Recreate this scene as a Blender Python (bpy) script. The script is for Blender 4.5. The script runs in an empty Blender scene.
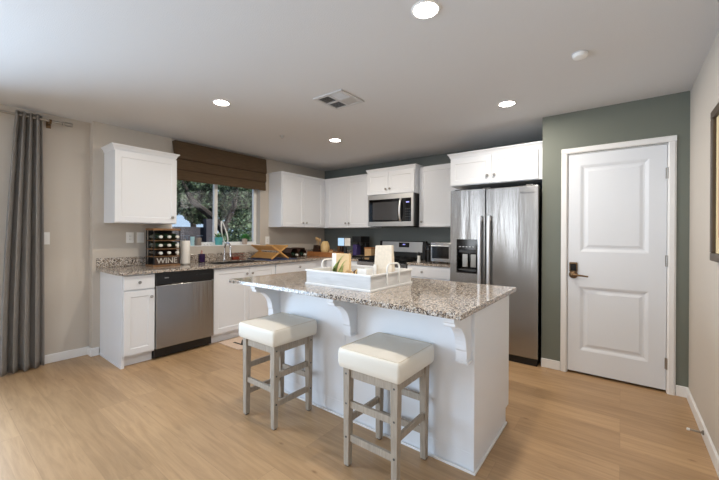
import bpy, bmesh, math, random
from mathutils import Vector, Matrix
random.seed(7)
R = math.radians
sc = bpy.context.scene
col = sc.collection

# ---------------------------------------------------------------- camera, world, lights, exposure
F_PX, YAW, CY, CAM_H, ROLL = 339.9, -0.656, 234.1, 1.285, -0.006
cam = bpy.data.cameras.new('camera')
cam.sensor_fit = 'HORIZONTAL'; cam.sensor_width = 36.0
cam.lens = 36.0 * F_PX / 719.0
cam.shift_y = (CY - 240.0) / 719.0
cam.clip_start = 0.05; cam.clip_end = 200
co = bpy.data.objects.new('camera', cam); col.objects.link(co)
co.matrix_world = (Matrix.Translation((0, 0, CAM_H)) @ Matrix.Rotation(-YAW, 4, 'Z')
                   @ Matrix.Rotation(R(90), 4, 'X') @ Matrix.Rotation(-ROLL, 4, 'Z'))
sc.camera = co

w = bpy.data.worlds.new('sky'); sc.world = w; w.use_nodes = True
wn = w.node_tree.nodes; wl = w.node_tree.links
bg = wn['Background']
wtc = wn.new('ShaderNodeTexCoord'); wsep = wn.new('ShaderNodeSeparateXYZ'); wr = wn.new('ShaderNodeValToRGB')
wl.new(wtc.outputs['Generated'], wsep.inputs[0]); wl.new(wsep.outputs['Z'], wr.inputs[0]); wl.new(wr.outputs[0], bg.inputs[0])
wr.color_ramp.elements[0].position = 0.0; wr.color_ramp.elements[0].color = (.56, .76, 1.0, 1)
wr.color_ramp.elements[1].position = 0.6; wr.color_ramp.elements[1].color = (.35, .55, .95, 1)
bg.inputs[1].default_value = .9

def lamp(name, kind, loc, rot, energy, color, **kw):
    l = bpy.data.lights.new(name, kind); l.energy = energy; l.color = color
    for k, v in kw.items(): setattr(l, k, v)
    o = bpy.data.objects.new(name, l); col.objects.link(o); o.location = loc; o.rotation_euler = rot
    return o
lamp('sun', 'SUN', (0, 0, 8), (0, R(42), R(25)), 7.5, (1, .95, .85), angle=R(1))
# daylight coming in through the glass sliding door of the left wall
lamp('sliding_door_daylight', 'AREA', (-4.38, -.75, 1.15), (0, R(-90), 0), 112, (.60, .79, 1.0), shape='RECTANGLE', size=1.95, size_y=1.9, spread=R(125))
# added fill lamps at unseen rear windows, kept narrow to streak the fridge
for wx, we in ((-3.75, 15), (-2.75, 15), (-1.5, 20)):
    lamp('rear_fill_light', 'AREA', (wx, -3.6, 1.40), (R(90), 0, 0), we, (.92, .96, 1.0), shape='RECTANGLE', size=.42, size_y=1.8)

vs = sc.view_settings
vs.view_transform = 'Standard'; vs.look = 'None'; vs.gamma = 1; vs.use_curve_mapping = False
vs.exposure = 0.16
sc.cycles.use_denoising = True
sc.cycles.max_bounces = 10
sc.cycles.diffuse_bounces = 6
sc.cycles.sample_clamp_indirect = 6

SPOT_W = 13.5
SPOT_C = (1.0, .91, .79)

# ---------------------------------------------------------------- materials
def srgb(r, g, b):
    f = lambda c: (c/255/12.92 if c/255 <= .04045 else ((c/255+.055)/1.055)**2.4)
    return (f(r), f(g), f(b), 1)
MATS = {}
def mat(name, color, rough=.5, metal=0.0, bump=0.0, bscale=60, var=0.0, vscale=8, stretch=(1, 1, 1), coat=0.0, emit=None, estr=0, spec=.5):
    if name in MATS: return MATS[name]
    m = bpy.data.materials.new(name); m.use_nodes = True
    nt = m.node_tree; n = nt.nodes; l = nt.links; b = n['Principled BSDF']
    b.inputs['Roughness'].default_value = rough; b.inputs['Metallic'].default_value = metal
    b.inputs['Coat Weight'].default_value = coat; b.inputs['Specular IOR Level'].default_value = spec
    tc = n.new('ShaderNodeTexCoord'); mp = n.new('ShaderNodeMapping'); mp.inputs['Scale'].default_value = stretch
    l.new(tc.outputs['Object'], mp.inputs[0])
    nz = n.new('ShaderNodeTexNoise'); nz.inputs['Scale'].default_value = vscale; nz.inputs['Detail'].default_value = 4
    l.new(mp.outputs[0], nz.inputs['Vector'])
    rp = n.new('ShaderNodeValToRGB'); e = rp.color_ramp.elements
    e[0].position = .3; e[1].position = .7
    e[0].color = tuple(c*(1-var) for c in color[:3])+(1,); e[1].color = tuple(min(1, c*(1+var)) for c in color[:3])+(1,)
    l.new(nz.outputs[0], rp.inputs[0]); l.new(rp.outputs[0], b.inputs['Base Color'])
    if bump:
        n2 = n.new('ShaderNodeTexNoise'); n2.inputs['Scale'].default_value = bscale; n2.inputs['Detail'].default_value = 3
        l.new(mp.outputs[0], n2.inputs['Vector'])
        bp = n.new('ShaderNodeBump'); bp.inputs['Strength'].default_value = bump; bp.inputs['Distance'].default_value = .01
        l.new(n2.outputs[0], bp.inputs['Height']); l.new(bp.outputs[0], b.inputs['Normal'])
    if emit:
        b.inputs['Emission Color'].default_value = emit; b.inputs['Emission Strength'].default_value = estr
    MATS[name] = m
    return m

M_CEIL = mat('ceiling_paint', srgb(212, 213, 215), .9, bump=.25, bscale=180)
M_BEIGE = mat('beige_wall_paint', srgb(196, 188, 178), .85, bump=.15, bscale=220)
M_GREEN = mat('olive_wall_paint', srgb(110, 115, 106), .6, bump=.15, bscale=220)
M_GREENB = mat('slate_green_wall_paint', srgb(112, 119, 118), .42, bump=.08, bscale=220)
M_TRIM = mat('white_trim_paint', srgb(232, 232, 232), .45)
M_CAB = mat('white_cabinet_paint', srgb(226, 229, 234), .38)
M_DOOR = mat('white_door_paint', srgb(222, 226, 232), .45)
M_NICKEL = mat('brushed_nickel', srgb(170, 166, 160), .3, metal=1)
M_BRONZE = mat('aged_bronze', srgb(120, 98, 74), .35, metal=1)
M_CHROME = mat('chrome', srgb(215, 215, 218), .1, metal=1)
M_STEEL = mat('stainless_steel', srgb(166, 165, 164), .22, metal=1, bump=.22, bscale=3.2, stretch=(3.5, 3.5, .35))
M_SATIN = mat('satin_steel', srgb(196, 195, 193), .45, metal=1)
M_STEELH = mat('polished_steel_handle', srgb(232, 232, 234), .38, metal=1)
M_BLACK = mat('black_plastic', srgb(18, 18, 19), .35)
M_BLACKG = mat('black_glass', srgb(8, 8, 9), .08)
M_IRON = mat('cast_iron', srgb(20, 20, 21), .6)
M_DGREY = mat('dark_grey_plastic', srgb(60, 61, 63), .4)
M_WHITE = mat('white_plastic', srgb(238, 238, 236), .4)
M_PORC = mat('white_ceramic', srgb(240, 240, 238), .2)
M_GRILLE = mat('vent_shadow', srgb(62, 63, 64), .9)
M_VENT = mat('vent_enamel', srgb(196, 197, 199), .6)
M_SHADE = mat('brown_woven_shade', srgb(92, 73, 52), .9, bump=.8, bscale=70, var=.22, vscale=30, stretch=(1, .25, 9))
M_SHADE2 = mat('shade_edge', srgb(56, 38, 28), .9)
M_CURT = mat('grey_curtain_fabric', srgb(158, 153, 148), .62, bump=.5, bscale=200, var=.10, vscale=60, stretch=(1, 1, .3), spec=.6)
M_SEAT = mat('cream_leatherette', srgb(222, 216, 204), .5, bump=.12, bscale=90)
M_PIPE = mat('cream_piping', srgb(205, 194, 176), .6)
M_LEG = mat('weathered_grey_wood', srgb(158, 147, 133), .6, bump=.3, bscale=40, var=.16, vscale=18, stretch=(6, 6, .7))
M_BAMBOO = mat('bamboo', srgb(198, 150, 88), .5, var=.15, vscale=14, stretch=(5, .6, 5))
M_WOODW = mat('warm_wood', srgb(176, 116, 68), .5, var=.2, vscale=14, stretch=(1, 1, 5))
M_WOODD = mat('dark_walnut', srgb(58, 36, 24), .5, var=.2, vscale=20)
M_LETTER = mat('greyish_letters', srgb(186, 182, 174), .6)  # letters toned down to an even greyish white
M_RUST = mat('rustic_wood', srgb(124, 90, 58), .7, var=.3, vscale=20)
M_TAN = mat('tan_wood', srgb(206, 170, 124), .6, var=.12, vscale=16)
M_WASH = mat('whitewashed_wood', srgb(214, 214, 214), .6, var=.07, vscale=9, stretch=(1, 1, 6), bump=.2, bscale=50)
M_BOTTLE = mat('green_bottle_glass', srgb(28, 46, 34), .08, coat=.6)
M_BOTTLED = mat('dark_bottle_glass', srgb(16, 14, 16), .08, coat=.6)
M_FOIL = mat('foil_cap', srgb(225, 222, 214), .35)
M_PURPLE = mat('purple_soap', srgb(46, 26, 66), .12, coat=.4)
M_PINK = mat('pink_pump', srgb(196, 150, 140), .4)
M_TEAL = mat('teal_glaze', srgb(92, 176, 178), .25, var=.1)
M_GPOT = mat('grey_glaze', srgb(146, 136, 128), .5)
M_POT = mat('blush_pot', srgb(196, 178, 164), .6)
M_LEAF = mat('house_plant_leaf', srgb(62, 128, 58), .45, var=.3, vscale=30)
M_YEL = mat('cream_yellow_ceramic', srgb(228, 196, 138), .35, var=.1)
M_PAPER = mat('paper_white', srgb(240, 236, 230), .85, bump=.3, bscale=120)
M_LINEN = mat('kraft_linen', srgb(222, 210, 192), .85, var=.07, vscale=50, bump=.2, bscale=150)
M_CARD = mat('printed_card', srgb(222, 190, 142), .7, var=.06)
M_PRINTG = mat('green_print', srgb(150, 166, 88), .7)
M_BLUE = mat('navy_dish_mat', srgb(52, 60, 92), .9)
M_WIRE = mat('copper_wire', srgb(140, 84, 66), .35, metal=1)
M_MAT = mat('beige_door_mat', srgb(218, 194, 174), .95, bump=.6, bscale=160, var=.08, vscale=60)
M_INK = mat('dark_print', srgb(50, 40, 36), .9)
M_LENS = mat('downlight_lens', srgb(255, 250, 240), .4, emit=(1, .96, .88, 1), estr=25)
M_SCREEN = mat('display_screen', srgb(20, 30, 40), .15, emit=srgb(176, 208, 236), estr=1.1, var=.0)
M_MWIN = mat('microwave_window', srgb(62, 62, 64), .12, coat=.3)
M_LED = mat('lit_digits', srgb(150, 150, 200), .4, emit=srgb(150, 150, 230), estr=1.0)
M_BARK = mat('tree_bark', srgb(40, 34, 31), .9, bump=.8, bscale=30)
M_FENCE = mat('dark_fence_boards', srgb(52, 50, 56), .8, var=.12, vscale=10)
M_GROUND = mat('garden_soil', srgb(96, 88, 70), .95, var=.2, vscale=3)
M_FRAME = mat('bronze_picture_frame', srgb(74, 58, 40), .45, var=.1)
M_MATB = mat('cream_mat_board', srgb(222, 202, 160), .8)
M_ART = mat('faded_print', srgb(196, 160, 128), .8, var=.25, vscale=12)

def brushed(m, rot=0.25, aniso=.85):
    n = m.node_tree.nodes; l = m.node_tree.links; b = n['Principled BSDF']
    b.inputs['Anisotropic'].default_value = aniso; b.inputs['Anisotropic Rotation'].default_value = rot
    tg = n.new('ShaderNodeTangent'); tg.direction_type = 'RADIAL'; tg.axis = 'Z'; l.new(tg.outputs[0], b.inputs['Tangent'])
brushed(M_STEEL)
def translucent(m, fac):
    n = m.node_tree.nodes; l = m.node_tree.links; b = n['Principled BSDF']
    t = n.new('ShaderNodeBsdfTranslucent'); t.inputs[0].default_value = srgb(176, 176, 176); mx = n.new('ShaderNodeMixShader'); mx.inputs[0].default_value = fac
    l.new(b.outputs[0], mx.inputs[1]); l.new(t.outputs[0], mx.inputs[2]); l.new(mx.outputs[0], n['Material Output'].inputs[0])
translucent(M_CURT, .3)
def leaf_mat(name, c1, c2):
    m = bpy.data.materials.new(name); m.use_nodes = True
    n = m.node_tree.nodes; l = m.node_tree.links; b = n['Principled BSDF']
    tc = n.new('ShaderNodeTexCoord'); nz = n.new('ShaderNodeTexNoise'); nz.inputs['Scale'].default_value = 4; nz.inputs['Detail'].default_value = 6
    rp = n.new('ShaderNodeValToRGB'); rp.color_ramp.elements[0].position = .44; rp.color_ramp.elements[1].position = .60  # steep ramp paints bright lit patches and shade into the leaf colour
    rp.color_ramp.elements[0].color = c1; rp.color_ramp.elements[1].color = c2
    l.new(tc.outputs['Object'], nz.inputs['Vector']); l.new(nz.outputs[0], rp.inputs[0]); l.new(rp.outputs[0], b.inputs['Base Color'])
    b.inputs['Roughness'].default_value = .4
    return m
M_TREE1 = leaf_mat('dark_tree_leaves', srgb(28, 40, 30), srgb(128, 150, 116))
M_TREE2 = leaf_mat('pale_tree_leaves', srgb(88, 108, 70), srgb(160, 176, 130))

def granite():
    m = bpy.data.materials.new('speckled_granite'); m.use_nodes = True
    n = m.node_tree.nodes; l = m.node_tree.links; b = n['Principled BSDF']
    tc = n.new('ShaderNodeTexCoord')
    dn = n.new('ShaderNodeTexNoise'); dn.inputs['Scale'].default_value = 60; dn.inputs['Detail'].default_value = 2
    l.new(tc.outputs['Object'], dn.inputs['Vector'])
    mx0 = n.new('ShaderNodeMixRGB'); mx0.blend_type = 'LINEAR_LIGHT'; mx0.inputs[0].default_value = .006
    l.new(tc.outputs['Object'], mx0.inputs[1]); l.new(dn.outputs['Color'], mx0.inputs[2])
    vo = n.new('ShaderNodeTexVoronoi'); vo.inputs['Scale'].default_value = 165
    l.new(mx0.outputs[0], vo.inputs['Vector'])
    sp = n.new('ShaderNodeSeparateXYZ'); l.new(vo.outputs['Color'], sp.inputs[0])
    rp = n.new('ShaderNodeValToRGB'); cr = rp.color_ramp; cr.interpolation = 'CONSTANT'
    cr.elements[0].position = 0; cr.elements[0].color = srgb(30, 27, 27)
    cr.elements[1].position = .13; cr.elements[1].color = srgb(104, 92, 84)
    for p, c in ((.30, srgb(158, 138, 118)), (.42, srgb(196, 182, 166)), (.66, srgb(218, 210, 200)), (.88, srgb(170, 166, 164))):
        e = cr.elements.new(p); e.color = c
    l.new(sp.outputs['X'], rp.inputs[0])
    vo2 = n.new('ShaderNodeTexVoronoi'); vo2.inputs['Scale'].default_value = 340; l.new(mx0.outputs[0], vo2.inputs['Vector'])
    sp2 = n.new('ShaderNodeSeparateXYZ'); l.new(vo2.outputs['Color'], sp2.inputs[0])
    r2 = n.new('ShaderNodeValToRGB'); r2.color_ramp.interpolation = 'CONSTANT'
    r2.color_ramp.elements[0].color = (.16, .14, .13, 1); r2.color_ramp.elements[1].position = .16; r2.color_ramp.elements[1].color = (1, 1, 1, 1)
    l.new(sp2.outputs['Y'], r2.inputs[0])
    mx = n.new('ShaderNodeMixRGB'); mx.blend_type = 'MULTIPLY'; mx.inputs[0].default_value = .95
    l.new(rp.outputs[0], mx.inputs[1]); l.new(r2.outputs[0], mx.inputs[2]); l.new(mx.outputs[0], b.inputs['Base Color'])
    b.inputs['Roughness'].default_value = .09
    return m
M_GRAN = granite()

def floor_mat():
    m = bpy.data.materials.new('light_oak_planks'); m.use_nodes = True
    n = m.node_tree.nodes; l = m.node_tree.links; b = n['Principled BSDF']
    tc = n.new('ShaderNodeTexCoord')
    br = n.new('ShaderNodeTexBrick'); br.offset = .37; br.offset_frequency = 3
    br.inputs['Scale'].default_value = 1; br.inputs['Brick Width'].default_value = 1.5; br.inputs['Row Height'].default_value = .20
    br.inputs['Mortar Size'].default_value = .0012; br.inputs['Mortar Smooth'].default_value = .3; br.inputs['Bias'].default_value = 0
    br.inputs['Color1'].default_value = (0, 0, 0, 1); br.inputs['Color2'].default_value = (1, 1, 1, 1); br.inputs['Mortar'].default_value = (.5, .5, .5, 1)
    l.new(tc.outputs['Object'], br.inputs['Vector'])
    rp = n.new('ShaderNodeValToRGB'); e = rp.color_ramp.elements
    e[0].color = srgb(170, 138, 102); e[1].color = srgb(189, 155, 116)
    l.new(br.outputs['Color'], rp.inputs[0])
    # long wood grain, shifted per plank
    ad = n.new('ShaderNodeVectorMath'); ad.operation = 'MULTIPLY_ADD'; ad.inputs[1].default_value = (3, 7, 5)
    l.new(br.outputs['Color'], ad.inputs[0]); l.new(tc.outputs['Object'], ad.inputs[2])
    mp = n.new('ShaderNodeMapping'); mp.inputs['Scale'].default_value = (1.1, 13, 1); l.new(ad.outputs[0], mp.inputs[0])
    nz = n.new('ShaderNodeTexNoise'); nz.inputs['Scale'].default_value = 2.2; nz.inputs['Detail'].default_value = 8; nz.inputs['Roughness'].default_value = .62
    nz.inputs['Distortion'].default_value = .9
    l.new(mp.outputs[0], nz.inputs['Vector'])
    gr = n.new('ShaderNodeValToRGB'); g = gr.color_ramp.elements
    g[0].position = .30; g[0].color = (.66, .62, .58, 1); g[1].position = .62; g[1].color = (1.0, 1.0, 1.0, 1)
    l.new(nz.outputs[0], gr.inputs[0])
    mx = n.new('ShaderNodeMixRGB'); mx.blend_type = 'MULTIPLY'; mx.inputs[0].default_value = .75
    l.new(rp.outputs[0], mx.inputs[1]); l.new(gr.outputs[0], mx.inputs[2])
    # knots
    kp = n.new('ShaderNodeMapping'); kp.inputs['Scale'].default_value = (1.0, 2.2, 1); l.new(tc.outputs['Object'], kp.inputs[0])
    kv = n.new('ShaderNodeTexVoronoi'); kv.inputs['Scale'].default_value = 2.6; l.new(kp.outputs[0], kv.inputs['Vector'])
    kr = n.new('ShaderNodeValToRGB'); k = kr.color_ramp.elements
    k[0].position = .015; k[0].color = (.5, .42, .36, 1); k[1].position = .07; k[1].color = (1, 1, 1, 1)
    l.new(kv.outputs['Distance'], kr.inputs[0])
    m2 = n.new('ShaderNodeMixRGB'); m2.blend_type = 'MULTIPLY'; m2.inputs[0].default_value = .8
    l.new(mx.outputs[0], m2.inputs[1]); l.new(kr.outputs[0], m2.inputs[2])
    # seams
    m3 = n.new('ShaderNodeMixRGB'); m3.blend_type = 'MIX'; m3.inputs[2].default_value = srgb(112, 86, 62)
    sm = n.new('ShaderNodeMath'); sm.operation = 'MULTIPLY'; sm.inputs[1].default_value = .35
    l.new(br.outputs['Fac'], sm.inputs[0]); l.new(sm.outputs[0], m3.inputs[0]); l.new(m2.outputs[0], m3.inputs[1])
    l.new(m3.outputs[0], b.inputs['Base Color'])
    b.inputs['Roughness'].default_value = .38
    bp = n.new('ShaderNodeBump'); bp.inputs['Strength'].default_value = .08; l.new(nz.outputs[0], bp.inputs['Height']); l.new(bp.outputs[0], b.inputs['Normal'])
    return m
M_FLOOR = floor_mat()

def glass_mat():
    m = bpy.data.materials.new('clear_window_glass'); m.use_nodes = True
    n = m.node_tree.nodes; l = m.node_tree.links; n.remove(n['Principled BSDF'])
    t = n.new('ShaderNodeBsdfTransparent'); g = n.new('ShaderNodeBsdfGlossy'); g.inputs['Roughness'].default_value = .02
    mx = n.new('ShaderNodeMixShader'); mx.inputs[0].default_value = .07
    l.new(t.outputs[0], mx.inputs[1]); l.new(g.outputs[0], mx.inputs[2]); l.new(mx.outputs[0], n['Material Output'].inputs[0])
    return m
M_GLASS = glass_mat()

# ---------------------------------------------------------------- helpers
def wloc(o):
    v = Vector((0, 0, 0))
    while o is not None: v = v + o.location; o = o.parent
    return v

class MB:
    def __init__(s): s.bm = bmesh.new()
    def poly(s, vs_, faces):
        v = [s.bm.verts.new(p) for p in vs_]
        for f in faces:
            try: s.bm.faces.new([v[i] for i in f])
            except ValueError: pass
        return s
    def box(s, x0, x1, y0, y1, z0, z1):
        x0, x1 = min(x0, x1), max(x0, x1); y0, y1 = min(y0, y1), max(y0, y1); z0, z1 = min(z0, z1), max(z0, z1)
        return s.poly([(x0,y0,z0),(x1,y0,z0),(x1,y1,z0),(x0,y1,z0),(x0,y0,z1),(x1,y0,z1),(x1,y1,z1),(x0,y1,z1)],
                      [(0,3,2,1),(4,5,6,7),(0,1,5,4),(1,2,6,5),(2,3,7,6),(3,0,4,7)])
    def prism(s, pts, d):                      # closed polygon of 3D points, extruded by vector d
        n = len(pts); d = Vector(d); a = [Vector(p) for p in pts]
        return s.poly(a + [p + d for p in a], [tuple(reversed(range(n))), tuple(range(n, 2*n))] + [(i, (i+1) % n, n+(i+1) % n, n+i) for i in range(n)])
    def tube(s, pts, r, seg=8, cap=True):
        pts = [Vector(p) for p in pts]; rs = r if isinstance(r, (list, tuple)) else [r]*len(pts)
        rings = []; up = Vector((0, 0, 1)); prev = None
        for i, p in enumerate(pts):
            t = (pts[min(i+1, len(pts)-1)] - pts[max(i-1, 0)]).normalized()
            if prev is None:
                a = t.cross(up)
                if a.length < .1: a = t.cross(Vector((1, 0, 0)))
            else:
                a = prev - t*prev.dot(t)
                if a.length < 1e-4: a = t.cross(up)
            a.normalize(); b = t.cross(a); prev = a
            rings.append([s.bm.verts.new(p + (a*math.cos(2*math.pi*k/seg) + b*math.sin(2*math.pi*k/seg))*rs[i]) for k in range(seg)])
        for i in range(len(rings)-1):
            for k in range(seg):
                s.bm.faces.new([rings[i][k], rings[i][(k+1) % seg], rings[i+1][(k+1) % seg], rings[i+1][k]])
        if cap:
            s.bm.faces.new(list(reversed(rings[0]))); s.bm.faces.new(rings[-1])
        return s
    def lathe(s, prof, c, axis=(0, 0, 1), seg=20):   # prof: (radius, height)
        ax = Vector(axis).normalized(); a = ax.orthogonal().normalized(); b = ax.cross(a); c = Vector(c); rings = []
        for r, h in prof:
            if r <= 1e-6: rings.append([s.bm.verts.new(c + ax*h)])
            else: rings.append([s.bm.verts.new(c + ax*h + (a*math.cos(2*math.pi*k/seg) + b*math.sin(2*math.pi*k/seg))*r) for k in range(seg)])
        for i in range(len(rings)-1):
            A, B = rings[i], rings[i+1]
            for k in range(seg):
                q = [A[k % len(A)], A[(k+1) % len(A)], B[(k+1) % len(B)], B[k % len(B)]]
                u = []
                for v in q:
                    if v not in u: u.append(v)
                if len(u) > 2:
                    try: s.bm.faces.new(u)
                    except ValueError: pass
        for ring, rev in ((rings[0], True), (rings[-1], False)):
            if len(ring) > 2: s.bm.faces.new(list(reversed(ring)) if rev else ring)
        return s
    def build(s, name, m, parent=None, bevel=0, smooth=False, seg=2, origin=None):
        bmesh.ops.recalc_face_normals(s.bm, faces=s.bm.faces)
        if parent is not None: off = wloc(parent); loc = Vector((0, 0, 0))
        else:
            if origin is None:
                c = [Vector(v.co) for v in s.bm.verts]
                lo = Vector([min(v[i] for v in c) for i in range(3)]); hi = Vector([max(v[i] for v in c) for i in range(3)])
                off = Vector(((lo.x+hi.x)/2, (lo.y+hi.y)/2, lo.z))
            else: off = Vector(origin)
            loc = off
        bmesh.ops.translate(s.bm, verts=s.bm.verts, vec=-off)
        if smooth:
            for f in s.bm.faces: f.smooth = True
        me = bpy.data.meshes.new(name); s.bm.to_mesh(me); s.bm.free()
        me.materials.append(m)
        o = bpy.data.objects.new(name, me); col.objects.link(o); o.location = loc
        if parent is not None: o.parent = parent
        if bevel:
            bv = o.modifiers.new('bevel', 'BEVEL'); bv.width = bevel; bv.segments = seg; bv.limit_method = 'ANGLE'; bv.angle_limit = R(40)
            if not smooth: bv.harden_normals = False
        if smooth:
            try: me.set_sharp_from_angle(angle=R(40))
            except Exception: pass
        return o

def tag(o, label, cat, group=None):
    o['label'] = label; o['category'] = cat
    if group: o['group'] = group
    return o
def thing(name, loc, label, cat, group=None):
    o = bpy.data.objects.new(name, None); col.objects.link(o); o.location = loc; o.empty_display_size = .1
    return tag(o, label, cat, group)
def struct(o): o['kind'] = 'structure'; return o
def copy_tree(o, parent=None):
    c = o.copy(); col.objects.link(c)
    if parent is not None: c.parent = parent
    for ch in list(o.children): copy_tree(ch, c)
    return c
def text_mesh(name, body, m, size, mw, parent=None, extrude=.001, shear=0, bold=0):
    cu = bpy.data.curves.new(name, 'FONT'); cu.body = body; cu.size = size; cu.extrude = extrude; cu.align_x = 'CENTER'; cu.align_y = 'CENTER'; cu.shear = shear; cu.offset = bold
    t = bpy.data.objects.new(name + '_source', cu); col.objects.link(t)
    dg = bpy.context.evaluated_depsgraph_get(); dg.update()
    me = bpy.data.meshes.new_from_object(t.evaluated_get(dg))
    bpy.data.objects.remove(t)
    me.materials.clear(); me.materials.append(m)
    off = wloc(parent) if parent is not None else Vector((0, 0, 0))
    me.transform(Matrix.Translation(-off) @ mw)
    o = bpy.data.objects.new(name, me); col.objects.link(o)
    if parent is not None: o.parent = parent
    return o

# facing frames: a = along the run, z up, d = outward from plane
class Face:
    def __init__(s, kind, plane): s.k = kind; s.p = plane
    def pt(s, a, z, d):
        return (s.p + d, a, z) if s.k == '+X' else ((a, s.p - d, z) if s.k == '-Y' else (a, s.p + d, z))
    def n(s): return {'+X': (1, 0, 0), '-Y': (0, -1, 0), '+Y': (0, 1, 0)}[s.k]
    def box(s, mb, a0, a1, z0, z1, d0, d1):
        p, q = s.pt(a0, z0, d0), s.pt(a1, z1, d1)
        mb.box(p[0], q[0], p[1], q[1], p[2], q[2])
def shaker(F, a0, a1, z0, z1, parent, name='door', g=.002, fw=.055, t=.02):
    mb = MB(); a0 += g; a1 -= g; z0 += g; z1 -= g
    fw = min(fw, (a1-a0)*.28, (z1-z0)*.3)
    # one closed shell: outer slab, sloped inner edge, recessed panel
    o = [(a0, z0), (a1, z0), (a1, z1), (a0, z1)]
    i1 = [(a0+fw, z0+fw), (a1-fw, z0+fw), (a1-fw, z1-fw), (a0+fw, z1-fw)]
    s_ = .006
    i2 = [(a0+fw+s_, z0+fw+s_), (a1-fw-s_, z0+fw+s_), (a1-fw-s_, z1-fw-s_), (a0+fw+s_, z1-fw-s_)]
    vs_ = [F.pt(a, z, .001) for a, z in o] + [F.pt(a, z, t) for a, z in o] + [F.pt(a, z, t) for a, z in i1] + [F.pt(a, z, t-.006) for a, z in i2]
    fs = [(3, 2, 1, 0), (12, 13, 14, 15)]
    for k in range(4):
        j = (k+1) % 4
        fs += [(k, j, 4+j, 4+k), (4+k, 4+j, 8+j, 8+k), (8+k, 8+j, 12+j, 12+k)]
    mb.poly(vs_, fs)
    return mb.build(name, M_CAB, parent, bevel=.0015)
def slab(F, a0, a1, z0, z1, parent, name='drawer', g=.002, t=.02):
    mb = MB(); F.box(mb, a0+g, a1-g, z0+g, z1-g, .001, t)
    return mb.build(name, M_CAB, parent, bevel=.003)
def knob(F, a, z, parent, d=.02):
    mb = MB(); mb.lathe([(.0075, 0), (.006, .010), (.009, .016), (.0145, .019), (.0155, .024), (.012, .029), (0, .030)], F.pt(a, z, d), F.n(), 14)
    return mb.build('knob', M_NICKEL, parent, smooth=True)

# ---------------------------------------------------------------- room
XL, XLR, XR = -4.342, -4.45, .430          # window wall, recessed left part, right wall
YB, YD, YREAR = 4.576, 3.737, -3.7
XD, HC, YJ = -.616, 2.44, 1.105            # corner of the pantry wall, ceiling height, jog in the left wall
T = .14
struct(MB().box(XLR-T, XR+T, YREAR-T, YB+T, -.12, 0).build('floor', M_FLOOR, origin=(0, 0, 0)))
struct(MB().box(XLR-T, XR+T, YREAR-T, YB+T, HC, HC+.15).build('ceiling', M_CEIL, origin=(0, 0, HC)))
WY0, WY1, WZ0, WZ1 = 1.88, 3.165, 1.112, 2.08
DY0, DY1, DZ = -1.75, .42, 2.08
m = MB()
m.box(XL-T, XL, YJ, WY0, 0, HC); m.box(XL-T, XL, WY1, YB, 0, HC); m.box(XL-T, XL, WY0, WY1, 0, WZ0); m.box(XL-T, XL, WY0, WY1, WZ1, HC)
m.box(XLR-T, XLR, DY1, YJ, 0, HC); m.box(XLR-T, XLR, YREAR, DY0, 0, HC); m.box(XLR-T, XLR, DY0, DY1, DZ, HC)
struct(m.build('wall_left', M_BEIGE, origin=(XL, 0, 0)))
struct(MB().box(XL-T, XR+T, YB, YB+T, 0, HC).build('wall_back', M_GREENB, origin=(0, YB, 0)))
PX0, PX1, PZ1 = -.403, .303, 2.045         # pantry door opening
m = MB(); m.box(XD, PX0, YD, YD+.12, 0, HC); m.box(PX1, XR, YD, YD+.12, 0, HC); m.box(PX0, PX1, YD, YD+.12, PZ1, HC)
m.box(XD, XD+.10, YD+.12, YB, 0, HC)
struct(m.build('wall_pantry', M_GREEN, origin=(0, YD, 0)))
struct(MB().box(XR, XR+T, YREAR, YB, 0, HC).build('wall_right', M_BEIGE, origin=(XR, 0, 0)))
m = MB(); RWS = [(-3.98, -3.52), (-2.98, -2.52), (-1.73, -1.27)]  # unseen window openings, placed and narrowed for their streaks in the steel
xs_ = [XLR-T] + [v for p in RWS for v in p] + [XR+T]
for k in range(0, len(xs_), 2): m.box(xs_[k], xs_[k+1], YREAR-T, YREAR, 0, HC)
for a, b in RWS: m.box(a, b, YREAR-T, YREAR, 0, .45); m.box(a, b, YREAR-T, YREAR, 2.34, HC)
struct(m.build('wall_rear', M_BEIGE, origin=(0, YREAR, 0)))
def bb(name, boxes):
    m = MB()
    for b_ in boxes: m.box(*b_)
    return struct(m.build(name, M_TRIM, bevel=.004))
BH = .085
bb('baseboard_left', [(XLR, XLR+.014, DY1+.07, YJ, 0, BH), (XL, XL+.014, YJ, 1.164, 0, BH), (XLR, XL+.014, YJ-.014, YJ, 0, BH)])
bb('baseboard_back', [(XD, PX0-.052, YD-.014, YD, 0, BH), (PX1+.052, XR, YD-.014, YD, 0, BH)])
bb('baseboard_right', [(XR-.014, XR, YREAR, YD-.015, 0, BH)])

def window_unit(name, F, a0, a1, z0, z1, mull, fw=.05, depth=.045):
    m = MB()
    F.box(m, a0, a1, z0, z0+fw, -depth, 0); F.box(m, a0, a1, z1-fw, z1, -depth, 0)
    F.box(m, a0, a0+fw, z0+fw, z1-fw, -depth, 0); F.box(m, a1-fw, a1, z0+fw, z1-fw, -depth, 0)
    for c in mull: F.box(m, c-.024, c+.024, z0+fw, z1-fw, -depth, 0)
    o = struct(m.build(name, M_WHITE, bevel=.003))
    edges = [a0+fw] + [v for c in mull for v in (c-.024, c+.024)] + [a1-fw]
    for i in range(0, len(edges), 2):
        g = MB(); F.box(g, edges[i], edges[i+1], z0+fw, z1-fw, -depth*.6, -depth*.6+.004)
        g.build('window_pane', M_GLASS, o)
    return o
window_unit('window_1', Face('+X', XL-.088), WY0+.001, WY1-.001, WZ0+.001, WZ1-.001, [2.507])
struct(MB().box(XL-.088, XL+.006, WY0+.001, WY1-.001, WZ0, WZ0+.012).build('trim_1', M_TRIM, bevel=.003))
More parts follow.
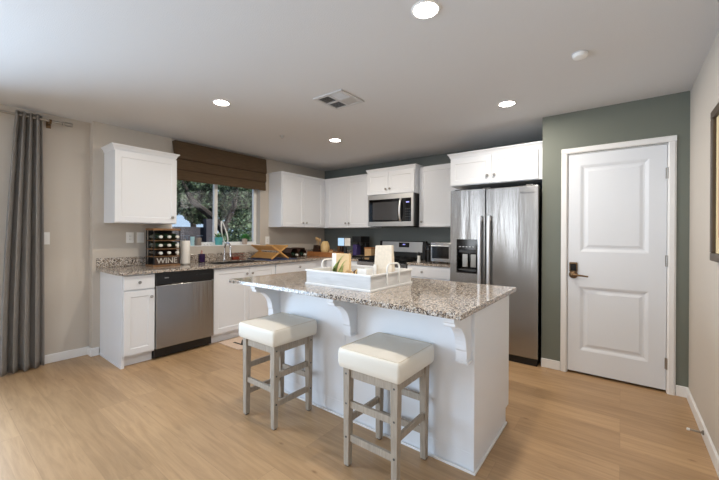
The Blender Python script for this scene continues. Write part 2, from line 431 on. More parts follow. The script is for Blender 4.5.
o = window_unit('door_2', Face('+X', XLR-.03), DY0+.001, DY1-.001, .002, DZ-.001, [(DY0+DY1)/2], fw=.07)
for k, (a, b) in enumerate(RWS): window_unit('window_%d' % (k+2), Face('+Y', YREAR-.03), a+.001, b-.001, .451, 2.339, [], fw=.03)  # unseen rear windows, added around the fill lamps

# pantry door and casing
CX0, CX1, CZ = PX0-.05, PX1+.05, PZ1+.055
m = MB()
prof = [(0, 0), (.05, 0), (.05, -.010), (.042, -.017), (.012, -.017), (0, -.009)]
m.prism([(CX0+a, YD+b, 0) for a, b in prof], (0, 0, CZ-.05)); m.prism([(CX1-a, YD+b, 0) for a, b in prof], (0, 0, CZ-.05))
m.prism([(CX0, YD+b, CZ-a) for a, b in prof], (CX1-CX0, 0, 0))
m.box(PX0, PX0+.004, YD, YD+.10, 0, PZ1); m.box(PX1-.004, PX1, YD, YD+.10, 0, PZ1); m.box(PX0, PX1, YD, YD+.10, PZ1-.004, PZ1)
struct(m.build('trim_2', M_TRIM, origin=(0, YD, 0)))
def pantry_door():
    m = MB(); x0, x1, z0, z1 = PX0+.007, PX1-.007, .022, PZ1-.008
    Y = YD+.004
    panels = [(-.302, .185, 1.135, 1.935), (-.302, .185, .225, .815)]
    # slab face cut into strips around two raised panels
    pa = panels[0][0]; pb = panels[0][1]
    def fr(a0, a1, b0, b1): m.box(a0, a1, Y, Y+.034, b0, b1)
    fr(x0, pa, z0, z1); fr(pb, x1, z0, z1); fr(pa, pb, z0, .225); fr(pa, pb, .815, 1.135); fr(pa, pb, 1.935, z1)
    for a0, a1, b0, b1 in panels:
        lv = [(0, 0.0), (.012, .004), (.026, .011), (.040, .011), (.062, .004)]
        rings = [[(a0+i, Y+d, b0+i), (a1-i, Y+d, b0+i), (a1-i, Y+d, b1-i), (a0+i, Y+d, b1-i)] for i, d in lv]
        vs_ = [p for r_ in rings for p in r_]; fs = []
        for k in range(len(lv)-1):
            for c in range(4): fs.append((4*k+c, 4*k+(c+1) % 4, 4*k+4+(c+1) % 4, 4*k+4+c))
        fs.append(tuple(4*(len(lv)-1)+c for c in range(4)))
        m.poly(vs_, fs)
    d = struct(m.build('door_1', M_DOOR, origin=(PX1, YD, 0)))
    h = MB(); hx = -.352
    h.box(hx-.033, hx+.033, Y-.014, Y, .945, 1.035); h.lathe([(.036, 0), (.036, .008), (.03, .016), (.016, .019), (.012, .05), (0, .05)], (hx, Y, .92), (0, -1, 0), 24)
    hd = h.build('lock_plate', M_BRONZE, d, bevel=.006); hd['label'] = 'aged bronze keypad lock plate'
    MB().box(hx-.024, hx+.024, Y-.017, Y-.0141, .955, 1.020).build('keypad', M_BLACKG, hd, bevel=.002)
    MB().tube([(hx, Y-.045, .92), (hx+.03, Y-.05, .92), (hx+.075, Y-.05, .916), (hx+.118, Y-.046, .912)], [.011, .010, .008, .007], 10).build('door_handle', M_BRONZE, d, smooth=True)
    for z in (.24, 1.08, 1.80):
        q = MB(); q.tube([(PX1-.004, Y-.011, z-.045), (PX1-.004, Y-.011, z+.045)], .0065, 8); q.box(PX1-.016, PX1-.006, Y-.003, Y, z-.045, z+.045)
        q.build('hinge', M_NICKEL, d)
pantry_door()

# ---------------------------------------------------------------- ceiling fittings
def downlight(x, y, label, energy=SPOT_W):
    t = thing('recessed_downlight', (x, y, HC), label, 'ceiling light', 'recessed ceiling downlights')
    MB().lathe([(.072, 0), (.072, -.004), (.068, -.007), (.0625, -.006), (.0625, -.001)], (x, y, HC), seg=36).build('trim_ring', M_WHITE, t, smooth=True)
    MB().lathe([(0, -.0065), (.045, -.0062), (.061, -.0045), (.061, -.002), (0, -.002)], (x, y, HC), seg=36).build('lens', M_LENS, t, smooth=True)
    l = bpy.data.lights.new('downlight_beam', 'AREA'); l.shape = 'DISK'; l.size = .125; l.energy = energy; l.color = SPOT_C; l.spread = R(180)
    o = bpy.data.objects.new('downlight_beam', l); col.objects.link(o); o.parent = t; o.location = (0, 0, -.012)
    return t
downlight(-.80, 1.585, 'bright round recessed downlight at the top of the picture, nearest the camera')
downlight(-2.80, 1.63, 'round recessed downlight on the left, over the floor before the dishwasher')
downlight(-2.79, 3.123, 'round recessed downlight before the corner cabinets, beyond the ceiling vent')
downlight(-.80, 3.15, 'round recessed downlight on the right, in front of the refrigerator')

def vent():
    x0, x1, y0, y1 = -2.09, -1.77, 2.05, 2.36
    t = thing('ceiling_vent', ((x0+x1)/2, (y0+y1)/2, HC), 'square ceiling air vent with four louvred quarters between the downlights', 'vent')
    m = MB(); z0 = HC-.010; xm, ym = (x0+x1)/2, (y0+y1)/2
    for a in ((x0, x0+.03, y0, y1), (x1-.03, x1, y0, y1), (x0+.03, x1-.03, y0, y0+.03), (x0+.03, x1-.03, y1-.03, y1), (xm-.012, xm+.012, y0+.03, y1-.03), (x0+.03, xm-.012, ym-.012, ym+.012), (xm+.012, x1-.03, ym-.012, ym+.012)):
        m.box(a[0], a[1], a[2], a[3], z0, HC)
    m.build('frame', M_VENT, t, bevel=.002)
    MB().box(x0+.03, x1-.03, y0+.03, y1-.03, HC-.002, HC-.0005).build('backing', M_GRILLE, t)
    for qx in (0, 1):
        for qy in (0, 1):
            a0 = x0+.03 if qx == 0 else xm+.012; a1 = xm-.012 if qx == 0 else x1-.03
            b0 = y0+.03 if qy == 0 else ym+.012; b1 = ym-.012 if qy == 0 else y1-.03
            s_ = MB(); n = 7
            for k in range(n):
                if (qx+qy) % 2:
                    c = b0 + (k+.5)*(b1-b0)/n; sl = .009 * (1 if qy else -1)
                    s_.prism([(a0, c-.002-sl/2, HC-.009), (a0, c-.0005-sl/2, HC-.009), (a0, c+.0005+sl/2, HC-.002), (a0, c-.001+sl/2, HC-.002)], (a1-a0, 0, 0))
                else:
                    c = a0 + (k+.5)*(a1-a0)/n; sl = .009 * (1 if qx else -1)
                    s_.prism([(c-.002-sl/2, b0, HC-.009), (c-.0005-sl/2, b0, HC-.009), (c+.0005+sl/2, b0, HC-.002), (c-.001+sl/2, b0, HC-.002)], (0, b1-b0, 0))
            s_.build('louvre', M_VENT, t)
vent()
t = thing('smoke_detector', (-.212, 2.563, HC), 'small round white smoke detector on the ceiling near the pantry door', 'smoke detector')
MB().lathe([(.044, 0), (.044, -.012), (.038, -.024), (.025, -.029), (0, -.030)], (-.212, 2.563, HC), seg=28).build('housing', M_WHITE, t, smooth=True)
MB().lathe([(.047, 0), (.047, -.005), (.045, -.005)], (-.212, 2.563, HC), seg=28).build('mounting_plate', M_VENT, t, smooth=True)
t = MB().lathe([(.034, 0), (.034, -.004), (.012, -.008), (.010, -.024), (.018, -.026), (0, -.027)], (-3.186, 2.626, HC), seg=20).build('fire_sprinkler', M_VENT, smooth=True)
tag(t, 'tiny flush sprinkler cap on the ceiling in front of the window', 'sprinkler')

# ---------------------------------------------------------------- upper cabinets
def crown(m, F, a0, a1, z, depth, ends=(1, 1), h=.055, out=.030):
    """cornice along the front and the open ends; profile slopes outward to the top"""
    e0 = out if ends[0] else 0; e1 = out if ends[1] else 0
    lv = [(0, 0), (.006, .008), (.016, .022), (.034, .044), (1, 1)]
    rings = []
    for d, hh in [(.1*out, 0), (.2*out, .16*h), (.4*out, .46*h), (.8*out, .76*h), (out, .84*h), (out, h)]:
        k = d/out
        rings.append([F.pt(a0-e0*k, z+hh, -depth), F.pt(a1+e1*k, z+hh, -depth), F.pt(a1+e1*k, z+hh, d+.001), F.pt(a0-e0*k, z+hh, d+.001)])
    vs_ = [p for r_ in rings for p in r_]; fs = [(0, 1, 2, 3), tuple(4*(len(rings)-1)+c for c in range(4))]
    for k in range(len(rings)-1):
        for c in range(4): fs.append((4*k+c, 4*k+(c+1) % 4, 4*k+4+(c+1) % 4, 4*k+4+c))
    m.poly(vs_, fs)
def upper(F, a0, a1, z0, z1, depth, doors, knobs, label, ends=(1, 1), cr=True, kz=None, co_=.030, ch_=.055):
    c = F.pt((a0+a1)/2, z0, -depth/2)
    t = thing('wall_cabinet', c, label, 'cabinet', 'white kitchen wall cabinets')
    m = MB(); F.box(m, a0, a1, z0, z1, -depth+.001, 0); m.build('body', M_CAB, t, bevel=.0015)
    ds = []
    for d0, d1 in doors: ds.append(shaker(F, d0, d1, z0+.006, z1-.012, t))
    for i, ka in knobs: knob(F, ka, kz or z0+.075, ds[i])
    if cr:
        m = MB(); crown(m, F, a0, a1, z1, depth-.002, ends, ch_, co_); m.build('crown_moulding', M_CAB, t)
    return t
FW = Face('+X', XL+.31); FB = Face('-Y', YB-.31)
ZU = 1.385
upper(FW, 1.20, 1.795, ZU, 2.125, .31, [(1.197, 1.798)], [(0, 1.745)], 'single-door white wall cabinet left of the window, above the dishwasher')
upper(FW, 3.32, 4.264, ZU, 2.185, .31, [(3.33, 3.765), (3.765, 4.20)], [(0, 3.73), (1, 3.80)], 'two-door white wall cabinet right of the window, running into the corner', ends=(1, 0), co_=.018, ch_=.035)
upper(FB, XL+.001, -3.075, ZU, 2.185, .31, [(-3.965, -3.51), (-3.51, -3.085)], [(0, -3.545), (1, -3.475)], 'two-door white wall cabinet on the back wall, between corner and microwave', ends=(0, 0), co_=.018, ch_=.035)
FMW = Face('-Y', 4.15)
upper(FMW, -3.045, -2.235, 1.86, 2.20, .424, [(-3.04, -2.665), (-2.665, -2.24)], [(0, -2.70), (1, -2.63)], 'short two-door white wall cabinet directly above the microwave', kz=1.94, co_=.020, ch_=.05)
upper(FB, -2.23, -1.62, ZU, 2.225, .31, [(-2.226, -1.625)], [(0, -2.18)], 'single-door white wall cabinet between microwave and refrigerator', cr=False)
FFR = Face('-Y', 3.80)
upper(FFR, -1.585, XD-.001, 1.845, 2.165, .774, [(-1.58, -1.118), (-1.118, -.66)], [(0, -1.155), (1, -1.08)], 'deep two-door white cabinet above the stainless refrigerator', ends=(1, 0), kz=1.93)

# ---------------------------------------------------------------- base cabinets
XF = -3.70
FBW = Face('+X', XF-.02); FBB = Face('-Y', 3.97)
def base(F, a0, a1, depth, doors, drawers, label, kick=True, end=None, hollow=False, falsefront=None):
    c = F.pt((a0+a1)/2, 0, -depth/2)
    t = thing('base_cabinet', c, label, 'cabinet', 'white kitchen base cabinets')
    m = MB()
    if hollow:
        F.box(m, a0, a0+.018, .10, .884, -depth+.001, 0); F.box(m, a1-.018, a1, .10, .884, -depth+.001, 0); F.box(m, a0+.018, a1-.018, .10, .118, -depth+.001, 0)
        F.box(m, a0+.018, a1-.018, .84, .884, -.02, 0); F.box(m, a0+.018, a1-.018, .118, .60, -depth+.001, -depth+.02)
    else: F.box(m, a0, a1, .10, .884, -depth+.001, 0)
    m.build('body', M_CAB, t, bevel=.0015)
    m = MB(); F.box(m, a0+(.018 if end == 'L' else 0), a1, 0, .10, -depth+.001, -.06); m.build('toe_kick', M_CAB, t)
    if end == 'L':
        m = MB(); F.box(m, a0-.006, a0-.0005, .0, .884, -depth+.001, -.0); F.box(m, a0-.0005, a0+.017, .0, .0995, -.06, 0.0); F.box(m, a0-.012, a0-.0065, 0, .022, -depth+.001, .0)
        m.build('end_panel', M_CAB, t)
    for (d0, d1, z0, z1, kn) in doors:
        d = shaker(F, d0, d1, z0, z1, t)
        if kn: knob(F, kn[0], kn[1], d)
    for (d0, d1, z0, z1, kn) in drawers:
        d = slab(F, d0, d1, z0, z1, t)
        if kn: knob(F, kn[0], kn[1], d)
    return t
DEP = XF-.02-XL
base(FBW, 1.178, 1.455, DEP, [(1.18, 1.452, .115, .725, (1.415, .655))], [(1.18, 1.452, .735, .872, (1.31, .805))], 'narrow white base cabinet with one drawer, left end of the window counter', end='L')
base(FBW, 2.07, 2.95, DEP, [(2.074, 2.54, .115, .865, (2.50, .785)), (2.54, 2.946, .115, .865, (2.58, .785))], [], 'two-door white base cabinet under the sink, right of the dishwasher', hollow=True)
base(FBW, 2.952, 3.96, DEP, [(2.956, 3.72, .115, .725, (3.0, .65))], [(2.956, 3.72, .735, .872, (3.38, .805))], 'white base cabinet with a wide drawer, between sink and corner')
base(FBB, XL+.001, -3.065, YB-3.97, [(-3.70, -3.07, .115, .725, (-3.12, .655))], [(-3.70, -3.07, .735, .872, (-3.4, .80))], 'white corner base cabinet on the back wall left of the range')
base(FBB, -2.245, -1.59, YB-3.97, [(-2.24, -1.595, .115, .725, (-2.19, .655))], [(-2.24, -1.595, .735, .872, (-2.02, .805))], 'white base cabinet with a drawer between range and refrigerator')

# dishwasher
t = thing('dishwasher', (XF-.3, 1.762, 0), 'stainless steel dishwasher with black control strip under the window counter', 'dishwasher')
MB().box(XL+.01, XF-.03, 1.462, 2.062, .02, .875).build('tub', M_BLACK, t)
FD = Face('+X', XF-.03)
m = MB(); FD.box(m, 1.46, 2.064, .115, .755, .001, .045); m.build('door_panel', M_STEEL, t, bevel=.006)
m = MB(); FD.box(m, 1.46, 2.064, .760, .878, .001, .048); cp = m.build('control_panel', M_BLACK, t, bevel=.006)
m = MB(); FD.box(m, 1.535, 1.575, .822, .832, .0482, .0492); m.build('badge', M_NICKEL, cp)
for a in (1.86, 1.90, 1.925, 1.95, 1.975, 2.0):
    m = MB(); FD.box(m, a, a+.014, .828, .836, .0482, .0492); m.build('button', M_DGREY, cp)
MB().box(XL+.05, XF-.085, 1.465, 2.06, 0, .105).build('toe_panel', M_BLACK, t)

# ---------------------------------------------------------------- worktops
ZC0, ZC1 = .885, .915
XE, YE = -3.673, 3.945
SX0, SX1, SY0, SY1 = -4.215, -3.785, 2.17, 2.88      # sink cut-out
t = thing('countertop', (-4.0, 2.6, ZC0), 'speckled granite worktop running under the window and round the corner to the range', 'countertop')
m = MB()
m.box(XL+.001, XE, 1.135, SY0, ZC0, ZC1); m.box(XL+.001, SX0, SY0, SY1, ZC0, ZC1); m.box(SX1, XE, SY0, SY1, ZC0, ZC1); m.box(XL+.001, XE, SY1, YB-.001, ZC0, ZC1)
m.box(XE, -3.062, YE, YB-.001, ZC0, ZC1)
m.build('slab', M_GRAN, t)
for bx, lab in (((XL+.001, XL+.021, 1.135, YB-.001), 'long low granite upstand along the wall under the window'), ((XL+.0215, -3.062, YB-.021, YB-.001), 'low granite upstand on the back wall left of the range'), ((-2.247, -1.588, YB-.021, YB-.001), 'short granite upstand behind the toaster oven')):
    tag(MB().box(*bx, ZC1+.0003, ZC1+.10).build('granite_backsplash', M_GRAN, bevel=.003), lab, 'backsplash')
t = thing('countertop', (-1.92, 4.26, ZC0), 'short granite worktop between range and refrigerator', 'countertop')
MB().box(-2.247, -1.588, YE, YB-.001, ZC0, ZC1).build('slab', M_GRAN, t, bevel=.003)

# sink and tap
m = MB(); a, b, c, d = SX0-.012, SX1+.012, SY0-.012, SY1+.012
m.box(SX0+.001, SX1-.001, SY0+.001, SY1-.001, .70, .706)
for q in ((SX0+.001, SX0+.007, SY0+.001, SY1-.001), (SX1-.007, SX1-.001, SY0+.001, SY1-.001), (SX0+.007, SX1-.007, SY0+.001, SY0+.007), (SX0+.007, SX1-.007, SY1-.007, SY1-.001), (SX0+.007, SX1-.007, 2.52, 2.535)):
    m.box(q[0], q[1], q[2], q[3], .706, .905 if q[2] < 2.5 or q[3] > 2.8 else .88)
t = thing('kitchen_sink', ((SX0+SX1)/2, (SY0+SY1)/2, .70), 'stainless double sink let into the granite under the window', 'sink')
m.build('basin', M_STEEL, t)
for yc in (2.35, 2.71): MB().lathe([(0, .001), (.04, .001), (.045, .003), (.045, 0)], ((SX0+SX1)/2, yc, .706), seg=20).build('drain', M_CHROME, t, smooth=True)
t = thing('kitchen_tap', (-4.262, 2.54, ZC1), 'tall chrome gooseneck kitchen tap behind the sink', 'tap')
MB().lathe([(.03, 0), (.03, .006), (.022, .012), (.018, .06), (.016, .09)], (-4.262, 2.54, ZC1)).build('base', M_CHROME, t, smooth=True)
pts = [(-4.262, 2.54, ZC1+.09), (-4.262, 2.54, 1.08)] + [(-4.192-.07*math.cos(a_), 2.54, 1.08+.075*math.sin(a_)) for a_ in [R(x) for x in range(20, 181, 20)]] + [(-4.12, 2.54, 1.02)]
MB().tube(pts, .012, 12).build('spout', M_CHROME, t, smooth=True)
MB().tube([(-4.12, 2.54, 1.03), (-4.118, 2.54, .975)], [.016, .018], 12).build('spray_head', M_CHROME, t, smooth=True)
MB().tube([(-4.25, 2.52, .975), (-4.22, 2.47, 1.0), (-4.19, 2.445, 1.03)], [.009, .007, .006], 8).build('lever', M_CHROME, t, smooth=True)

# ---------------------------------------------------------------- fridge
def fridge():
    x0, x1, yf, yb = -1.525, -.634, 3.66, 4.52
    t = thing('refrigerator', ((x0+x1)/2, (yf+yb)/2, 0), 'tall stainless side-by-side refrigerator with dispenser beside the olive wall', 'refrigerator')
    MB().box(x0+.012, x1-.004, yf+.075, yb, .03, 1.755).build('cabinet', M_BLACK, t, bevel=.004)
    xs = -1.140; zt, zb = 1.775, .075
    F = Face('-Y', yf+.068)
    # freezer door with a dispenser recess
    dx0, dx1, dz0, dz1 = -1.452, -1.222, .865, 1.235
    m = MB(); D = .066
    F.box(m, x0, dx0, zb, zt, 0, D); F.box(m, dx1, xs-.003, zb, zt, 0, D); F.box(m, dx0, dx1, zb, dz0, 0, D); F.box(m, dx0, dx1, dz1, zt, 0, D)
    bmesh.ops.remove_doubles(m.bm, verts=m.bm.verts, dist=.0001)
    d1 = m.build('freezer_door', M_STEEL, t)
    m = MB(); F.box(m, xs+.003, x1, zb, zt, 0, D); d2 = m.build('fridge_door', M_STEEL, t, bevel=.008, seg=3)
    m = MB(); F.box(m, dx0, dx1, dz0, dz1, .001, .006)
    for q in ((dx0, dx0+.012, dz0, dz1), (dx1-.012, dx1, dz0, dz1), (dx0+.012, dx1-.012, dz0, dz0+.02), (dx0+.012, dx1-.012, 1.125, dz1)): F.box(m, q[0], q[1], q[2], q[3], .006, D+.002 if q[2] < 1.1 else D+.003)
    dp = m.build('dispenser', M_BLACKG, d1)
    for a in (-1.395, -1.305):
        m = MB(); F.box(m, a, a+.055, .93, 1.07, .02, .034); m.build('paddle', M_NICKEL, dp)
    m = MB(); F.box(m, -1.43, -1.245, .895, .905, .01, .06); m.build('drip_tray', M_DGREY, dp)
    m = MB(); F.box(m, -1.43, -1.245, 1.09, 1.118, .01, .05); m.build('spout_housing', M_DGREY, dp)
    for k in range(5):
        m = MB(); F.box(m, -1.42+k*.036, -1.40+k*.036, 1.15, 1.158, D+.0032, D+.0042); m.build('button', M_NICKEL, dp)
    for a, dr in ((xs-.047, d1), (xs+.047, d2)):
        m = MB(); y = yf-.05; n = 10
        pts = [(a, y+.012+.0*k, .50+.985*k/n) for k in range(n+1)]
        pts = [(a, yf-.052+.016*(abs(k-n/2)/(n/2))**4, .50+.985*k/n) for k in range(n+1)]
        w2 = .017
        vs_ = []; fs = []
        for (px, py, pz) in pts: vs_ += [(px-w2, py+.006, pz), (px-w2*.6, py-.008, pz), (px+w2*.6, py-.008, pz), (px+w2, py+.006, pz), (px, py+.010, pz)]
        for k in range(n):
            for c in range(5): fs.append((5*k+c, 5*k+(c+1) % 5, 5*k+5+(c+1) % 5, 5*k+5+c))
        fs += [(4, 3, 2, 1, 0), tuple(5*n+c for c in range(5))]
        m.poly(vs_, fs)
        m.box(a-.012, a+.012, yf-.036, yf+.003, .515, .55); m.box(a-.012, a+.012, yf-.036, yf+.003, 1.435, 1.47)
        m.build('handle', M_STEELH, dr, smooth=True)
    m = MB(); m.box(x0+.01, x1-.01, yf+.03, yb-.1, 0.0, .07)
    g = m.build('toe_grille', M_BLACK, t, bevel=.003)
    for a in (x0+.04, xs-.04, x1-.12): MB().box(a, a+.08, yf+.02, yf+.14, zt-.02, zt+.012).build('hinge_cover', M_DGREY, t, bevel=.004)
    M_ = Matrix.Translation((-.735, yf+.0012, 1.705)) @ Matrix.Rotation(R(90), 4, 'X')
    text_mesh('badge', 'Whirlpool', M_DGREY, .032, M_, d2, extrude=.0008)
fridge()

# ---------------------------------------------------------------- microwave
def microwave():
    x0, x1, z0, z1, yf = -3.0, -2.243, 1.40, 1.855, 4.10
    t = thing('microwave_oven', ((x0+x1)/2, 4.3, z0), 'stainless over-the-range microwave with black glass door', 'microwave')
    MB().box(x0+.002, x1-.002, yf+.035, YB-.002, z0+.004, z1).build('case', M_BLACK, t, bevel=.003)
    F = Face('-Y', yf+.035)
    m = MB(); xd = x1-.165
    for q in ((x0, x1, z1-.065, z1), (x0, x1, z0, z0+.065), (x0, x0+.018, z0+.065, z1-.065), (x1-.028, x1, z0+.065, z1-.065)): F.box(m, q[0], q[1], q[2], q[3], .001, .034)
    m.build('steel_surround', M_SATIN, t)
    m = MB(); F.box(m, x0+.018, xd, z0+.065, z1-.065, .001, .031); dr = m.build('door', M_BLACKG, t)
    m = MB(); F.box(m, x0+.085, xd-.075, z0+.09, z1-.105, .0312, .0325); m.build('door_window', M_MWIN, dr)
    m = MB(); F.box(m, xd, x1-.028, z0+.065, z1-.065, .001, .031); cp = m.build('control_panel', M_BLACKG, t)
    m = MB(); F.box(m, xd+.055, xd+.105, z1-.13, z1-.115, .0312, .032); m.build('clock_display', M_LED, cp)
    for r_ in range(5):
        for c in range(3):
            m = MB(); F.box(m, xd+.045+c*.028, xd+.062+c*.028, z0+.09+r_*.036, z0+.098+r_*.036, .0312, .032); m.build('button', M_DGREY, cp)
    n = 12
    pts = [F.pt(xd-.026, z0+.075+(z1-z0-.15)*k/n, .036+.038*math.sin(math.pi*k/n)**.6) for k in range(n+1)]
    MB().tube(pts, .015, 12).build('handle', M_STEELH, dr, smooth=True)
    m = MB(); m.box(x0+.06, x1-.06, yf+.06, YB-.06, z0-.006, z0+.004); m.build('underside_grille', M_IRON, t)
microwave()

# ---------------------------------------------------------------- range
def cooker():
    x0, x1, yf, yb = -3.055, -2.255, 3.93, YB-.004
    t = thing('gas_range', ((x0+x1)/2, (yf+yb)/2, 0), 'stainless gas range with black grates below the microwave', 'range')
    MB().box(x0, x1, yf+.03, yb, .06, .905).build('body', M_BLACK, t, bevel=.003)
    F = Face('-Y', yf+.03)
    m = MB(); F.box(m, x0, x1, .24, .74, .001, .035); dr = m.build('oven_door', M_STEEL, t, bevel=.004)
    m = MB(); F.box(m, x0+.11, x1-.11, .33, .62, .0355, .038); m.build('oven_window', M_BLACKG, dr)
    m = MB(); m.tube([F.pt(x0+.06, .69, .075), F.pt(x1-.06, .69, .075)], .012, 12)
    for a in (x0+.08, x1-.08): m.tube([F.pt(a, .69, .03), F.pt(a, .69, .075)], .009, 8)
    m.build('handle', M_STEELH, dr, smooth=True)
    m = MB(); F.box(m, x0, x1, .07, .235, .001, .035); m.build('drawer', M_STEEL, t, bevel=.004)
    m = MB(); F.box(m, x0, x1, .745, .895, .001, .045); cp = m.build('control_panel', M_STEEL, t, bevel=.006)
    for k in range(5):
        m = MB(); m.lathe([(.026, 0), (.024, .012), (.020, .03), (0, .031)], F.pt(x0+.1+k*.15, .82, .045), F.n(), 16); m.build('knob', M_BLACK, cp, smooth=True)
    MB().box(x0, x1, yf, yb-.09, .905, .922).build('cooktop', M_BLACKG, t, bevel=.004)
    for gx0 in (x0+.03, (x0+x1)/2-.11, x1-.25):
        m = MB(); gx1 = gx0+.22
        for yy in (yf+.05, yf+.27, yf+.49): m.box(gx0, gx1, yy-.006, yy+.006, .945, .957)
        for xx in (gx0, (gx0+gx1)/2, gx1): m.box(xx-.006, xx+.006, yf+.044, yf+.496, .945, .957)
        for xx in (gx0, gx1):
            for yy in (yf+.05, yf+.27, yf+.49): m.box(xx-.007, xx+.007, yy-.007, yy+.007, .922, .945)
        m.build('grate', M_IRON, t, bevel=.002)
    for bx in (x0+.14, (x0+x1)/2, x1-.14):
        for by in (yf+.16, yf+.38):
            MB().lathe([(.045, 0), (.045, .008), (.03, .010), (.03, .016), (0, .017)], (bx, by, .922), seg=20).build('burner', M_IRON, t, smooth=True)
    m = MB(); m.prism([(x0, yb-.09, .905), (x0, yb, .905), (x0, yb, 1.185), (x0, yb-.06, 1.185)], (x1-x0, 0, 0))
    bgd = m.build('backguard', M_BLACK, t, bevel=.005)
    def slope(z): return yb-.09+.03*(z-.905)/.28
    def plate(a0, a1, z0, z1, d): return [(a0, slope(z0)-d, z0), (a1, slope(z0)-d, z0), (a1, slope(z1)-d, z1), (a0, slope(z1)-d, z1)]
    m = MB(); m.prism(plate(x0+.05, x1-.045, 1.02, 1.172, .0005), (0, -.004, 0)); sp = m.build('steel_fascia', M_SATIN, bgd)
    m = MB(); m.prism(plate(-2.70, -2.52, 1.09, 1.16, .005), (0, -.002, 0)); ck = m.build('clock_panel', M_BLACKG, sp)
    m = MB(); m.prism(plate(-2.63, -2.59, 1.125, 1.14, .0075), (0, -.001, 0)); m.build('clock_display', M_LED, ck)
cooker()

# ---------------------------------------------------------------- toaster oven and canister
t = thing('toaster_oven', (-1.815, 4.24, ZC1), 'silver toaster oven on the short worktop beside the refrigerator', 'toaster oven')
x0, x1, yf, yb, z0, z1 = -1.985, -1.62, 4.09, 4.40, ZC1+.012, 1.185
MB().box(x0, x1, yf+.02, yb, z0, z1).build('case', M_STEEL, t, bevel=.01, seg=3)
F = Face('-Y', yf+.02)
m = MB(); F.box(m, x0+.015, x1-.09, z0+.03, z1-.03, .001, .014); dr = m.build('glass_door', M_STEEL, t)
m = MB(); F.box(m, x0+.03, x1-.105, z0+.05, z1-.055, .0142, .016); m.build('door_glass', M_BLACKG, dr)
m = MB(); m.tube([F.pt(x0+.03, z1-.045, .035), F.pt(x1-.10, z1-.045, .035)], .007, 10)
for a in (x0+.04, x1-.11): m.tube([F.pt(a, z1-.045, .012), F.pt(a, z1-.045, .035)], .005, 8)
m.build('handle', M_STEELH, dr, smooth=True)
for k in range(3):
    m = MB(); m.lathe([(.017, 0), (.015, .014), (0, .015)], F.pt(x1-.045, z0+.05+k*.065, .001), F.n(), 14); m.build('knob', M_BLACK, t, smooth=True)
for a in (x0+.04, x1-.04):
    for yy in (yf+.05, yb-.04): MB().box(a-.012, a+.012, yy-.012, yy+.012, ZC1, z0).build('foot', M_BLACK, t)
t = thing('coffee_grinder', (-2.10, 4.30, ZC1), 'small black coffee grinder standing between range and toaster oven', 'grinder')
MB().lathe([(.05, 0), (.052, .02), (.046, .10), (.05, .15), (.05, .16)], (-2.10, 4.30, ZC1), seg=20).build('base', M_BLACK, t, smooth=True)
MB().lathe([(.048, .161), (.046, .22), (.036, .245), (0, .25)], (-2.10, 4.30, ZC1), seg=20).build('lid', M_BLACKG, t, smooth=True)
t = thing('pepper_mill', (-2.16, 4.12, ZC1), 'short black and white grinder beside the right edge of the range', 'grinder')
MB().lathe([(.022, 0), (.024, .01), (.018, .05), (.022, .085)], (-2.16, 4.12, ZC1), seg=16).build('body', M_WHITE, t, smooth=True)
MB().lathe([(.022, .086), (.02, .11), (.012, .13), (0, .134)], (-2.16, 4.12, ZC1), seg=16).build('cap', M_BLACK, t, smooth=True)

# ---------------------------------------------------------------- island
IX0, IX1, IY0, IY1 = -2.516, -.587, 1.538, 2.591
PXL, PXR, PY, PYB = -2.36, -.62, 1.83, 2.53
t = thing('kitchen_island', ((PXL+PXR)/2, 2.18, 0), 'white panelled kitchen island with corbels behind the two stools', 'island')
m = MB(); m.box(PXL, PXR-.02, PY, PYB, .10, .884); m.box(PXL, PXR-.02, PY, PYB-.075, 0, .10)
m.build('body', M_CAB, t, bevel=.002)
m = MB(); m.prism([(PXR-.0195, PY-.006, 0), (PXR-.0195, PYB-.075, 0), (PXR-.0195, PYB-.075, .10), (PXR-.0195, PYB, .10), (PXR-.0195, PYB, .884), (PXR-.0195, PY-.006, .884)], (.0195, 0, 0))
m.build('end_panel', M_CAB, t, bevel=.002)
m = MB(); m.box(PXL-.006, PXR, PY-.018, PY-.0065, 0, .014); m.box(PXR+.0005, PXR+.011, PY-.018, PYB-.075, 0, .014); m.box(PXL-.006, PXL-.0005, PY-.006, PYB-.08, 0, .014)
m.build('shoe_moulding', M_TRIM, t, bevel=.003)
m = MB(); m.box(-1.532, -1.528, PY-.004, PY-.0002, .014, .60)
m.build('panel_batten', M_CAB, t)
def corbel(xc):
    w_ = .030; z1 = .8845; m = MB()
    d_ = .245; h_ = .27
    prof = [(0, z1), (d_, z1), (d_, z1-.030), (d_-.012, z1-.036), (d_-.012, z1-.048)]
    n = 10                                   # S-curve: convex nose then concave sweep
    for k in range(n+1):
        a = math.pi/2*k/n
        prof.append((d_-.016-.150*math.sin(a), z1-.205+.150*math.cos(a)))
    prof += [(.072, z1-.215), (.072, z1-h_), (0, z1-h_)]
    m.prism([(xc-w_, PY-.0005-d, z) for d, z in prof], (2*w_, 0, 0))
    m.box(xc-w_-.006, xc+w_+.006, PY-.074, PY-.0005, z1-h_-.012, z1-h_-.0002)
    m.build('corbel', M_CAB, t, bevel=.0015)
for xc in (-2.262, -1.455, -.668): corbel(xc)
FI = Face('+Y', PYB)
for k in range(4):
    a0 = PXL+.01+k*.425; d = shaker(FI, a0, a0+.42, .115, .872, t); knob(FI, a0+(.38 if k % 2 == 0 else .04), .80, d)
t = MB().box(IX0, IX1, IY0, IY1, ZC0, ZC1).build('island_countertop', M_GRAN, bevel=.004)
tag(t, 'polished speckled granite slab on top of the white island', 'countertop')

